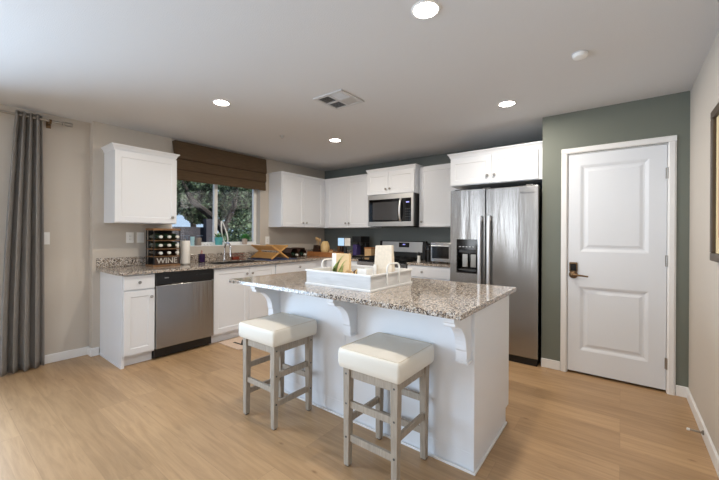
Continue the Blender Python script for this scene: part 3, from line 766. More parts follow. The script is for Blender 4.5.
# ---------------------------------------------------------------- bar stools
def cushion(mb, hx, hy, z0, z1, crown_h):
    n = 16; r = .016
    def ring(z, inset):
        pts = []; a, b = hx-inset, hy-inset; rr = max(r-max(0, inset)*.6, .006)
        for cx, cy, s_ in ((a-rr, b-rr, 0), (-a+rr, b-rr, 90), (-a+rr, -b+rr, 180), (a-rr, -b+rr, 270)):
            for k in range(5):
                t_ = R(s_+90*k/4); pts.append((cx+rr*math.cos(t_), cy+rr*math.sin(t_), z))
        return pts
    h = z1-z0
    lv = [(z0, .006), (z0+.008, 0), (z0+h*.35, -.003), (z0+h*.7, -.003), (z1-.012, -.001), (z1-.006, .001), (z1-.002, .004), (z1, .009)]
    for k in range(1, 9):
        q = k/8; lv.append((z1+crown_h*math.sin(q*math.pi/2), .009+(min(hx, hy)-.05)*q*.98))
    rings = [ring(z, i) for z, i in lv]; N = len(rings[0])
    vs_ = [p for r_ in rings for p in r_]; fs = [tuple(range(N)), tuple((len(rings)-1)*N+c for c in range(N))]
    for k in range(len(rings)-1):
        for c in range(N): fs.append((k*N+c, k*N+(c+1) % N, (k+1)*N+(c+1) % N, (k+1)*N+c))
    mb.poly(vs_, fs)
def stool(label):
    t = thing('bar_stool', (0, 0, 0), label, 'bar stool', 'square backless bar stools at the island')
    H = .552; o_, i_ = .170, .126
    for sx in (-1, 1):
        for sy in (-1, 1):
            m = MB()
            tx0, tx1 = sorted((sx*.176, sx*.132)); ty0, ty1 = sorted((sy*.176, sy*.132))
            bx0, bx1 = sorted((sx*.172, sx*.138)); by0, by1 = sorted((sy*.172, sy*.138))
            m.poly([(bx0, by0, .006), (bx1, by0, .006), (bx1, by1, .006), (bx0, by1, .006), (tx0, ty0, H), (tx1, ty0, H), (tx1, ty1, H), (tx0, ty1, H)],
                   [(0, 3, 2, 1), (4, 5, 6, 7), (0, 1, 5, 4), (1, 2, 6, 5), (2, 3, 7, 6), (3, 0, 4, 7)])
            lg = m.build('leg', M_LEG, t, bevel=.003)
            MB().box(bx0+.006, bx1-.006, by0+.006, by1-.006, 0, .006).build('foot_pad', M_BLACK, lg)
            m = MB()
            for z in (.515, .35, .165): m.lathe([(.006, 0), (.006, .0015), (0, .002)], (sx*.155, sy*.1745 if z > .4 else sy*.1733, z), (0, sy, 0), 10)
            m.build('screw_cap', M_DGREY, lg)
    for sy in (-1, 1):
        MB().box(-.132, .132, sy*.148, sy*.166, .495, .550).build('apron', M_LEG, t, bevel=.002)
        for z in (.345, .160): MB().box(-.137, .137, sy*.146, sy*.164, z-.019, z+.019).build('stretcher', M_LEG, t, bevel=.002)
    for sx in (-1, 1):
        MB().box(sx*.148, sx*.166, -.132, .132, .495, .550).build('apron', M_LEG, t, bevel=.002)
        MB().box(sx*.146, sx*.164, -.137, .137, .235, .272).build('stretcher', M_LEG, t, bevel=.002)
    m = MB(); cushion(m, .197, .197, .5525, .655, .012)
    s_ = m.build('seat_cushion', M_SEAT, t, smooth=True)
    m = MB(); pp = []
    for cx, cy, a0 in ((.173, .173, 0), (-.173, .173, 90), (-.173, -.173, 180), (.173, -.173, 270)):
        for k in range(4): a_ = R(a0+90*k/3); pp.append((cx+.015*math.cos(a_), cy+.015*math.sin(a_), .6555))
    pp.append(pp[0]); m.tube(pp, .0022, 6, cap=False)
    m.build('piping', M_PIPE, s_, smooth=True)
    return t
s0 = stool('cream square bar stool with grey wooden legs, nearest the camera at the island middle')
s1 = copy_tree(s0)
s0.location = (-1.045, 1.62, 0)
s1.location = (-1.955, 1.588, 0); s1.rotation_euler = (0, 0, R(90))
s1['label'] = 'cream square bar stool with grey wooden legs, at the left end of the island'

# ---------------------------------------------------------------- tray on the island and what is in it
def tray():
    x0, x1, y0, y1, z0 = -1.845, -1.250, 1.742, 2.285, ZC1
    t = thing('serving_tray', ((x0+x1)/2, (y0+y1)/2, z0), 'whitewashed wooden serving tray with arched metal handles on the island', 'tray')
    MB().box(x0+.014, x1-.014, y0+.014, y1-.014, z0, z0+.014).build('tray_base', M_WASH, t)
    zt = 1.012
    m = MB()
    m.box(x0+.008, x1-.008, y0+.008, y0+.02, z0+.014, zt); m.box(x0+.008, x1-.008, y1-.02, y1-.008, z0+.014, zt)
    m.box(x0+.008, x0+.02, y0+.02, y1-.02, z0+.014, zt); m.box(x1-.02, x1-.008, y0+.02, y1-.02, z0+.014, zt)
    m.build('side_wall', M_WASH, t)
    for za, zb in ((z0, z0+.0135), (zt, zt+.012)):
        m = MB()
        m.box(x0, x1, y0, y0+.0135, za, zb); m.box(x0, x1, y1-.0135, y1, za, zb); m.box(x0, x0+.0135, y0+.0135, y1-.0135, za, zb); m.box(x1-.0135, x1, y0+.0135, y1-.0135, za, zb)
        m.build('rim', M_TRIM, t, bevel=.002)
    for xs, sg in ((x0, -1), (x1, 1)):
        m = MB(); yc = 2.005; hw = .078; X = xs+sg*.004
        pts = [(X, yc-hw, z0+.03), (X, yc-hw, 1.05)]
        for k in range(0, 5): a_ = R(180-22.5*k); pts.append((X, yc-(hw-.034)+.034*math.cos(a_), 1.050+.034*math.sin(a_)))
        for k in range(0, 5): a_ = R(90-22.5*k); pts.append((X, yc+(hw-.034)+.034*math.cos(a_), 1.050+.034*math.sin(a_)))
        pts += [(X, yc+hw, 1.045), (X, yc+hw, z0+.03)]
        m.tube(pts, .0065, 8)
        m.build('handle', M_PORC, t, smooth=True)
    zi = z0+.014
    # plant print card
    c = thing('art_print_block', (-1.71, 1.985, zi), 'tan block printed with green grass blades, standing in the tray', 'decor')
    MB().box(-1.797, -1.625, 1.985, 2.01, zi, 1.135).build('block', M_CARD, c, bevel=.002)
    MB().box(-1.797, -1.755, 1.9838, 1.985, zi, 1.135).build('pale_margin', M_PAPER, c)
    m = MB()
    for (xa, xb, h_, w_) in ((-1.765, -1.70, .15, .010), (-1.758, -1.66, .185, .007), (-1.778, -1.745, .12, .010), (-1.765, -1.780, .09, .009), (-1.74, -1.65, .11, .006), (-1.70, -1.675, .10, .006), (-1.72, -1.635, .15, .005), (-1.79, -1.765, .10, .006)):
        n = 10; L = []; Rr = []
        for k in range(n+1):
            q = k/n; cx = xa+(xb-xa)*q**2; ww = w_*math.sin(math.pi*min(.98, .15+q*.85)); z = zi+.012+h_*math.sin(q*1.35)/math.sin(1.35)
            L.append((cx-ww, 1.9825, z)); Rr.append((cx+ww, 1.9825, z))
        m.prism(L+Rr[::-1], (0, .0008, 0))
    m.build('grass_print', M_PRINTG, c)
    # gift bag
    c = thing('paper_bag', (-1.385, 2.10, zi), 'tall cream linen-textured bag standing upright in the tray', 'bag')
    m = MB(); m.poly([(-1.462, 2.07, zi), (-1.302, 2.07, zi), (-1.302, 2.13, zi), (-1.462, 2.13, zi), (-1.458, 2.09, 1.20), (-1.312, 2.09, 1.205), (-1.312, 2.112, 1.205), (-1.458, 2.112, 1.20)],
                     [(0, 3, 2, 1), (4, 5, 6, 7), (0, 1, 5, 4), (1, 2, 6, 5), (2, 3, 7, 6), (3, 0, 4, 7)])
    m.build('bag_body', M_LINEN, c, bevel=.003)
    MB().box(-1.458, -1.433, 2.0685, 2.0695, zi+.01, 1.06).build('side_fold', M_PAPER, c)
    # mug
    c = thing('square_mug', (-1.455, 1.96, zi), 'white squared mug with cream handle in front of the bag', 'mug')
    m = MB(); m.box(-1.495, -1.415, 1.92, 2.0, zi, zi+.004)
    for q in ((-1.495, -1.490, 1.92, 2.0), (-1.420, -1.415, 1.92, 2.0), (-1.490, -1.420, 1.92, 1.925), (-1.490, -1.420, 1.995, 2.0)): m.box(q[0], q[1], q[2], q[3], zi+.004, 1.040)
    m.build('cup', M_PORC, c)
    MB().tube([(-1.496, 1.95, 1.030)] + [(-1.500-.035*math.sin(R(a_)), 1.95, .99+.040*math.cos(R(a_))) for a_ in range(15, 170, 20)] + [(-1.496, 1.95, .950)], .006, 8).build('handle', M_YEL, c, smooth=True)
    for (cx, cz, r_, lab) in ((-1.585, .975, .042, 'tan wooden ring leaning beside the printed block in the tray'),):
        m = MB(); pts = [(cx+r_*math.cos(a_), 1.93+.01*math.sin(a_), cz+r_*math.sin(a_)) for a_ in [R(20*k) for k in range(19)]]
        m.tube(pts, .0055, 8, cap=False); o = m.build('napkin_ring', M_TAN, smooth=True); tag(o, lab, 'ring')
    c = thing('wicker_ball', (-1.60, 2.06, zi), 'small brown woven ball behind the tan ring in the tray', 'decor')
    m = MB(); m.lathe([(0, 0)]+[(.04*math.sin(R(a_)), .04-.04*math.cos(R(a_))) for a_ in range(20, 180, 20)]+[(0, .08)], (-1.60, 2.06, zi), seg=14)
    m.build('core', M_WOODD, c, smooth=True)
    m = MB()
    for k in range(5):
        rot = Matrix.Rotation(R(36*k), 3, 'Z') @ Matrix.Rotation(R(60+13*k), 3, 'X')
        m.tube([Vector((-1.60, 2.06, zi+.043)) + rot @ Vector((.041*math.cos(R(a_)), .041*math.sin(R(a_)), 0)) for a_ in range(0, 361, 24)], .0028, 6, cap=False)
    m.build('cane', M_RUST, c, smooth=True)
tray()

# ---------------------------------------------------------------- window shade, curtain
t = thing('roman_shade', (XL+.04, 2.545, 1.96), 'brown woven roman shade pulled up over the kitchen window', 'window shade')
F = Face('+X', XL)
y0, y1 = 1.885, 3.225
def flap(name, z0, z1, d0, d1, sag, m_=M_SHADE):
    m = MB(); m.prism([F.pt(y0, z1, .002), F.pt(y0, z1, d0), F.pt(y0, (z0+z1)/2, d0+.4*(d1-d0)+sag), F.pt(y0, z0+.012, d1), F.pt(y0, z0, d1-.010), F.pt(y0, z0+.004, d1-.024), F.pt(y0, z1-.03, .012)], (0, y1-y0, 0))
    return m.build(name, m_, t)
flap('lowest_fold', 1.935, 2.095, .045, .058, .004)
flap('middle_fold', 2.065, 2.225, .055, .068, .006)
flap('valance', 2.195, 2.405, .062, .082, .003)
m = MB(); m.box(XL+.002, XL+.06, y0+.01, y1-.01, 2.38, 2.412); m.build('head_rail', M_SHADE2, t)
m = MB()
for z, d in ((2.065, .0695), (2.195, .0835)): F.box(m, y0, y1, z-.005, z+.004, .012, d-.014)
m.build('fold_hem', M_SHADE2, t)

t = thing('curtain_rod', (XLR+.085, .0, 2.345), 'brushed metal curtain rod along the left wall with a bracket and finial', 'curtain rod')
XRD, ZR = XLR+.085, 2.357
MB().tube([(XRD, -1.9, ZR), (XRD, .86, ZR)], .0125, 12).build('rod', M_NICKEL, t, smooth=True)
MB().lathe([(.0135, 0), (.019, .004), (.019, .012), (.015, .016), (.015, .022), (.021, .028), (.021, .075), (.017, .08), (0, .081)], (XRD, .861, ZR), (0, 1, 0), 16).build('finial', M_NICKEL, t, smooth=True)
for yb_ in (.775, -1.8):
    m = MB(); m.box(XLR+.0005, XLR+.008, yb_-.018, yb_+.018, ZR-.055, ZR+.02); m.box(XLR+.008, XRD+.004, yb_-.008, yb_+.008, ZR-.030, ZR-.0145)
    m.lathe([(.017, -.009), (.017, .009)], (XRD, yb_, ZR), (0, 1, 0), 14)
    m.build('bracket', M_BRONZE, t)
def curtain(y0t, y1t, y0b, y1b, folds, label):
    t = thing('curtain', (XRD, (y0b+y1b)/2, .015), label, 'curtain', 'grey curtain panels at the sliding door')
    nz, nu = 40, folds*14; me = bmesh.new(); g = []
    for i in range(nz+1):
        q = i/nz; z = .012+(ZR+.035-.012)*q; row = []
        wid = q**1.6
        for j in range(nu+1):
            u = j/nu
            ya = y0b+(y0t-y0b)*wid; yb2 = y1b+(y1t-y1b)*wid
            amp = .048-.012*q
            ph = 2*math.pi*folds*u
            dx = amp*math.sin(ph)+.010*math.sin(ph*.5+3*q)*(1-q)
            row.append(me.verts.new((XRD+dx, ya+(yb2-ya)*u+.010*math.sin(ph*2+1)*(1-q*.5), z)))
        g.append(row)
    for i in range(nz):
        for j in range(nu): me.faces.new([g[i][j], g[i][j+1], g[i+1][j+1], g[i+1][j]])
    m = MB(); m.bm.free(); m.bm = me
    o = m.build('fabric', M_CURT, t, smooth=True)
    so = o.modifiers.new('thickness', 'SOLIDIFY'); so.thickness = .003
    for k in range(folds*2):
        yy = y0t+(y1t-y0t)*(k+.0)/(folds*2)+.004
        m = MB(); pts = [(XRD+.021*math.cos(R(a_)), yy, ZR+.021*math.sin(R(a_))) for a_ in range(0, 361, 30)]
        m.tube(pts, .003, 6, cap=False); m.build('grommet', M_NICKEL, t, smooth=True)
    return t
curtain(.535, .715, .44, .735, 4, 'long grey grommet curtain gathered at the right edge of the sliding door')

# ---------------------------------------------------------------- wall plates
def plate(F, a0, a1, z0, z1, name, label, cat, n, kind):
    c = F.pt((a0+a1)/2, z0, 0)
    t = thing(name, c, label, cat)
    m = MB(); F.box(m, a0, a1, z0, z1, .0005, .006); m.build('cover_plate', M_WHITE, t, bevel=.002)
    for k in range(n):
        ac = a0+(a1-a0)*(k+.5)/n; zc = (z0+z1)/2
        m = MB(); F.box(m, ac-.016, ac+.016, zc-.033, zc+.033, .006, .0085); ins = m.build('rocker' if kind == 's' else 'socket', M_PORC, t, bevel=.001)
        if kind == 'o':
            m = MB()
            for zz in (zc-.018, zc+.016):
                for d in (-.006, .006): F.box(m, ac+d-.001, ac+d+.001, zz-.005, zz+.005, .0086, .009)
            m.build('slots', M_BLACK, ins)
FWL = Face('+X', XL); FLR = Face('+X', XLR)
plate(FLR, .715, .790, 1.165, 1.285, 'light_switch', 'white rocker switch plate on the wall beside the grey curtain', 'light switch', 1, 's')
plate(FWL, 1.405, 1.480, 1.172, 1.290, 'wall_outlet', 'white socket plate under the left wall cabinet, nearer the curtain', 'outlet', 1, 'o')
plate(FWL, 1.510, 1.585, 1.172, 1.290, 'light_switch', 'white switch plate above the counter, left of the bottle rack', 'light switch', 1, 's')
plate(FWL, 3.262, 3.337, 1.12, 1.24, 'wall_outlet', 'white socket plate between window and corner cabinets', 'outlet', 1, 'o')
plate(Face('-Y', YB), -1.895, -1.825, 1.17, 1.285, 'wall_outlet', 'white socket plate above the toaster oven beside the refrigerator', 'outlet', 1, 'o')

# ---------------------------------------------------------------- picture, door stop, mat
t = thing('framed_picture', (XR, 2.40, 1.14), 'dark bronze framed picture with cream mat on the right wall', 'picture')
FP = Face('+X', XR)   # faces -X: built with negative offsets
a0, a1, z0, z1 = 2.05, 2.755, 1.146, 1.99
m = MB(); 
for q in ((a0, a1, z0, z0+.045), (a0, a1, z1-.045, z1), (a0, a0+.045, z0+.045, z1-.045), (a1-.045, a1, z0+.045, z1-.045)): m.box(XR-.03, XR-.001, q[0], q[1], q[2], q[3])
m.build('frame', M_FRAME, t, bevel=.005)
MB().box(XR-.012, XR-.002, a0+.045, a1-.045, z0+.045, z1-.045).build('mat_board', M_MATB, t)
MB().box(XR-.0135, XR-.0122, a0+.11, a1-.11, z0+.13, z1-.13).build('print', M_ART, t)
t = thing('door_stop', (XR-.014, 3.05, .05), 'spring door stop sticking out of the right baseboard', 'door stop')
MB().lathe([(.014, 0), (.014, .006), (.006, .01)], (XR-.0145, 3.0, .055), (-1, 0, 0), 12).build('base', M_NICKEL, t, smooth=True)
m = MB(); pts = [(XR-.024-.055*k/60, 3.0+.006*math.cos(k*.9), .055+.006*math.sin(k*.9)) for k in range(61)]
m.tube(pts, .0018, 5); m.build('spring', M_NICKEL, t)
MB().lathe([(.008, 0), (.008, .014), (0, .016)], (XR-.078, 3.0, .055), (-1, 0, 0), 12).build('rubber_tip', M_WHITE, t, smooth=True)

t = thing('floor_mat', (-3.53, 2.52, 0), 'beige kitchen mat with dark script lying before the sink cabinet', 'mat')
MB().box(-3.735, -3.32, 2.15, 2.89, .0005, .008).build('mat_body', M_MAT, t, bevel=.003)
M_ = Matrix.Translation((-3.50, 2.42, .0083)) @ Matrix.Rotation(R(90), 4, 'Z')
text_mesh('lettering', 'Vino', M_INK, .24, M_, t, extrude=.0004, shear=.35, bold=.003)

# ---------------------------------------------------------------- things on the window counter
Z = ZC1
def wine_rack():
    x0, x1, y0, y1 = -4.20, -3.99, 1.553, 1.825
    t = thing('wine_rack', ((x0+x1)/2, (y0+y1)/2, Z), 'rustic tiered bottle rack lettered WINE on the window counter', 'wine rack')
    MB().box(x0, x1, y0-.008, y1+.008, 1.312, 1.335).build('top_board', M_RUST, t, bevel=.003)
    for z in (1.205, 1.112, 1.03):
        MB().box(x0, x1, y0, y1, z-.010, z).build('shelf', M_RUST, t, bevel=.002)
    MB().box(x0, x1, y0-.008, y1+.008, Z, Z+.02).build('bottom_board', M_RUST, t, bevel=.003)
    for xx in (x0+.006, x1-.006):
        for yy in (y0+.002, y1-.002):
            MB().tube([(xx, yy, Z+.02), (xx, yy, 1.312)], .006, 8).build('post', M_IRON, t)
    m = MB(); m.box(x0+.03, x0+.036, y0+.01, y1-.01, Z+.02, 1.312); m.build('back_panel', M_IRON, t)
    b = MB().box(x1-.010, x1-.002, y0+.01, y1-.01, Z+.024, Z+.10).build('letter_board', M_WOODD, t)
    M_ = Matrix.Translation((x1-.0015, (y0+y1)/2, Z+.062)) @ Matrix.Rotation(R(90), 4, 'Z') @ Matrix.Rotation(R(90), 4, 'X')
    text_mesh('lettering', 'WINE', M_LETTER, .084, M_, b, extrude=.001, bold=.001)
    k = 0
    names = {0: 'top', 1: 'second', 2: 'third'}
    for row, (zb, mt) in enumerate(((1.205, M_BOTTLE), (1.112, M_BOTTLE), (1.03, M_BOTTLED))):
        for j, yy in enumerate((1.603, 1.689, 1.775)):
            r_ = .037; zc = zb+r_+.0006
            pos = ('left', 'middle', 'right')[j]
            bt = thing('wine_bottle', (x1, yy, zb), '%s wine bottle lying %s on the %s shelf of the lettered rack' % ('green' if row < 2 else 'black', pos, names[row]), 'bottle', 'bottles in the lettered rack')
            MB().lathe([(0, 0), (.030, 0), (r_, .006), (r_, .15), (.030, .17), (.015, .19), (.013, .20)], (x0+.038, yy, zc), (1, 0, 0), 18).build('bottle', mt, bt, smooth=True)
            MB().lathe([(.0145, .2005), (.0148, .215), (.0155, .232), (0, .2325)], (x0+.038, yy, zc), (1, 0, 0), 14).build('foil', M_FOIL, bt, smooth=True)
wine_rack()

t = thing('paper_towel_roll', (-4.07, 1.922, Z), 'white paper towel roll standing right of the lettered rack', 'paper towel')
MB().lathe([(.062, 0), (.062, .010), (.055, .012)], (-4.07, 1.922, Z), seg=24).build('holder_base', M_NICKEL, t, smooth=True)
MB().lathe([(.050, .0125), (.052, .015), (.052, .278), (.050, .28), (.018, .28), (.018, .25)], (-4.07, 1.922, Z), seg=28).build('roll', M_PAPER, t, smooth=True)
MB().lathe([(.006, .25), (.006, .295), (.010, .30), (0, .308)], (-4.07, 1.922, Z), seg=12).build('rod', M_NICKEL, t, smooth=True)

t = thing('soap_bottle', (-4.18, 2.175, Z), 'dark purple soap bottle with pink pump beside the sink', 'soap dispenser')
MB().box(-4.205, -4.155, 2.142, 2.212, Z, 1.025).build('bottle', M_PURPLE, t, bevel=.008, seg=3)
MB().lathe([(.016, 0), (.016, .012), (.008, .018), (.006, .035), (.010, .036), (.010, .044), (0, .045)], (-4.18, 2.177, 1.0255), seg=14).build('pump', M_PINK, t, smooth=True)
MB().tube([(-4.18, 2.177, 1.064), (-4.145, 2.17, 1.060), (-4.14, 2.17, 1.050)], .004, 8).build('nozzle', M_PINK, t)

# sill things
XS = XL-.042; ZS = WZ0+.0122
def pot(name, y, r0, r1, h, m_, label, cat='plant pot', x=XS):
    t = thing(name, (x, y, ZS), label, cat)
    MB().lathe([(r0*.9, 0), (r0, .004), (r1, h), (r1*.88, h), (r0*.85, .012), (0, .012)], (x, y, ZS), seg=24).build('pot', m_, t, smooth=True)
    MB().lathe([(0, h-.012), (r1*.86, h-.010), (r1*.86, h-.016), (0, h-.016)], (x, y, ZS), seg=20).build('soil', M_WOODD, t)
    return t
t = pot('candle_pot', 2.235, .041, .041, .10, M_GPOT, 'small grey-brown pot on the left of the windowsill', 'pot')
t = thing('pot_highlight', (XS+.012, 2.155, ZS), 'pale blue highlight of the grey pot, shaped as a separate cup on the windowsill', 'highlight')  # bluish highlight on the pot's left, put in as a pale solid
MB().lathe([(.022, 0), (.026, .115), (.023, .115), (.019, .008), (0, .008)], (XS+.012, 2.155, ZS), seg=18).build('highlight_shape', mat('pale_blue_highlight', srgb(176, 218, 228), .1), t, smooth=True)
for k, (yy, rr, lab) in enumerate(((2.33, .018, 'leftmost small white pebble ornament on the windowsill'), (2.372, .022, 'middle small white pebble ornament on the windowsill'), (2.418, .017, 'small white pebble ornament left of the teal pot'))):
    m = MB(); m.lathe([(0, 0), (rr*.8, .002), (rr, rr*.6), (rr*.6, rr*1.1), (0, rr*1.3)], (XS, yy, ZS), seg=12); tag(m.build('pebble_ornament', M_PORC, smooth=True), lab, 'ornament', 'white ornaments on the sill')
def leaves(t, c, n, L, w_, spread, m_=M_LEAF, up=.7, name='foliage'):
    m = MB(); c = Vector(c)
    for k in range(n):
        a_ = random.uniform(0, 2*math.pi); el = random.uniform(up, 1.45); l_ = L*random.uniform(.6, 1.1)
        d = Vector((math.cos(a_)*math.cos(el), math.sin(a_)*math.cos(el), math.sin(el))); s_ = d.cross(Vector((0, 0, 1))).normalized()*w_
        b0 = c+Vector((math.cos(a_), math.sin(a_), 0))*spread*random.random()
        p = [b0, b0+d*l_*.5+s_, b0+d*l_-Vector((0, 0, l_*.15)), b0+d*l_*.5-s_]
        m.poly([tuple(q) for q in p]+[tuple(q+Vector((0, 0, .0015))) for q in p], [(0, 1, 2, 3), (7, 6, 5, 4), (0, 4, 5, 1), (1, 5, 6, 2), (2, 6, 7, 3), (3, 7, 4, 0)])
    return m.build(name, m_, t)
t = pot('potted_plant', 2.525, .046, .054, .105, M_TEAL, 'teal glazed pot with spiky green plant in the windowsill middle', 'potted plant')
leaves(t, (XS, 2.525, ZS+.095), 22, .10, .009, .022)
t = pot('potted_plant', 2.93, .034, .040, .085, M_POT, 'small blush pot with bushy green plant on the right of the windowsill', 'potted plant')
leaves(t, (XS, 2.93, ZS+.078), 110, .095, .014, .022, up=.1)
m = MB(); pts = []
for k in range(41):
    q = k/40; a_ = 2*math.pi*q
    pts.append((XS+.012*math.sin(a_*2), 2.635+.040*math.sin(a_)*(1 if q < .5 else .8)-.07*(.5-.5*math.cos(a_))*1.0, ZS+.014+.31*(.5-.5*math.cos(a_))))
m.tube(pts, .009, 10, cap=False)
tag(m.build('loop_sculpture', M_PORC, smooth=True), 'tall slim white loop sculpture next to the teal pot', 'sculpture')

# wire basket
def basket():
    x0, x1, y0, y1 = -4.30, -4.23, 2.64, 2.84
    t = thing('wire_caddy', ((x0+x1)/2, (y0+y1)/2, Z), 'copper wire sponge caddy on the counter behind the sink', 'caddy')
    m = MB()
    for z in (Z+.004, Z+.045, Z+.085):
        m.tube([(x0, y0, z), (x1, y0, z), (x1, y1, z), (x0, y1, z), (x0, y0, z)], .0025, 6)
    for k in range(9):
        y = y0+(y1-y0)*k/8
        m.tube([(x1, y, Z+.004), (x1, y, Z+.085)], .0018, 5); m.tube([(x0, y, Z+.004), (x0, y, Z+.085)], .0018, 5); m.tube([(x0, y, Z+.004), (x1, y, Z+.004)], .0018, 5)
    m.build('wire_frame', M_WIRE, t)
    s_ = MB().box(x0+.012, x1-.012, y0+.02, y0+.11, Z+.0068, Z+.04).build('sponge', mat('red_sponge', srgb(150, 66, 52), .95), bevel=.004); tag(s_, 'small dark red sponge inside the copper wire caddy', 'sponge')
basket()

m = MB(); m.box(-4.30, -3.77, 2.91, 3.40, Z+.0005, Z+.007)
tag(m.build('dish_mat', M_BLUE, bevel=.002), 'navy drying mat under the folding bamboo dish rack', 'dish mat')

def dish_rack():
    z0 = Z+.0072
    t = thing('dish_rack', (-4.03, 3.12, z0), 'folding bamboo dish rack with crossed legs, standing on the navy mat', 'dish rack')
    xa, xb = -4.28, -3.79; ya, yb = 2.965, 3.255; H = .195
    for xx in (xa, xb-.024):
        for (p, q, off) in ((ya, yb, 0), (yb, ya, .0125)):
            d = Vector((0, q-p, H)).normalized(); n = Vector((0, -d.z, d.y))*.009
            P0 = Vector((xx+off, p, z0+.010)); P1 = Vector((xx+off, q, z0+H))
            MB().prism([P0-n, P1-n, P1+n, P0+n], (.0115, 0, 0)).build('crossed_leg', M_BAMBOO, t, bevel=.001)
    for (p, q) in ((ya, yb), (yb, ya)):
        m = MB(); d = Vector((0, q-p, H-.01)); u = d.normalized(); n = Vector((0, -u.z, u.y)); c0 = Vector((0, p, z0+.010))
        for k in range(1, 16):
            if k in (7, 8, 9): continue
            c = c0+d*(k/15.5)
            pts = [c-u*.006-n*.004, c+u*.006-n*.004, c+u*.006+n*.004, c-u*.006+n*.004]
            m.prism([(xa+.025, v.y, v.z) for v in pts], (xb-xa-.05, 0, 0))
        m.build('slatted_tier', M_BAMBOO, t)
dish_rack()

def hex_rack():
    t = thing('bottle_rack', (-4.05, 3.58, Z), 'dark honeycomb bottle rack right of the bamboo dish rack', 'bottle rack')
    x0, x1 = -4.16, -3.94
    R0 = .088; 
    cells = [(3.50, Z+.081), (3.665, Z+.081)]
    for k, (yc, zc) in enumerate(cells):
        r_in, r_out = R0-.008, R0
        m = MB()
        for s_ in range(6):
            a_, b_ = R(60*s_), R(60*s_+60)
            r2 = r_out*.94
            m.prism([(x0, yc+r2*math.cos(a_), zc+r2*.98*math.sin(a_)), (x0, yc+r2*math.cos(b_), zc+r2*.98*math.sin(b_)), (x0, yc+(r2-.008)*math.cos(b_), zc+(r2-.008)*.98*math.sin(b_)), (x0, yc+(r2-.008)*math.cos(a_), zc+(r2-.008)*.98*math.sin(a_))], (x1-x0, 0, 0))
        m.build('hexagon_cell', M_WOODD, t)
        bt = thing('wine_bottle', (x0, yc, zc), 'green wine bottle lying in the %s cell of the honeycomb rack' % ('left' if k == 0 else 'right'), 'bottle', 'bottles in the honeycomb rack')
        zc2 = zc-.081*.94+.0085+.037
        MB().lathe([(0, 0), (.030, 0), (.037, .006), (.037, .19), (.030, .21), (.015, .23), (.013, .25)], (x0+.005, yc, zc2), (1, 0, 0), 18).build('bottle', M_BOTTLE, bt, smooth=True)
        MB().lathe([(.0145, .2505), (.0155, .285), (0, .286)], (x0+.005, yc, zc2), (1, 0, 0), 14).build('foil', M_FOIL, bt, smooth=True)
hex_rack()

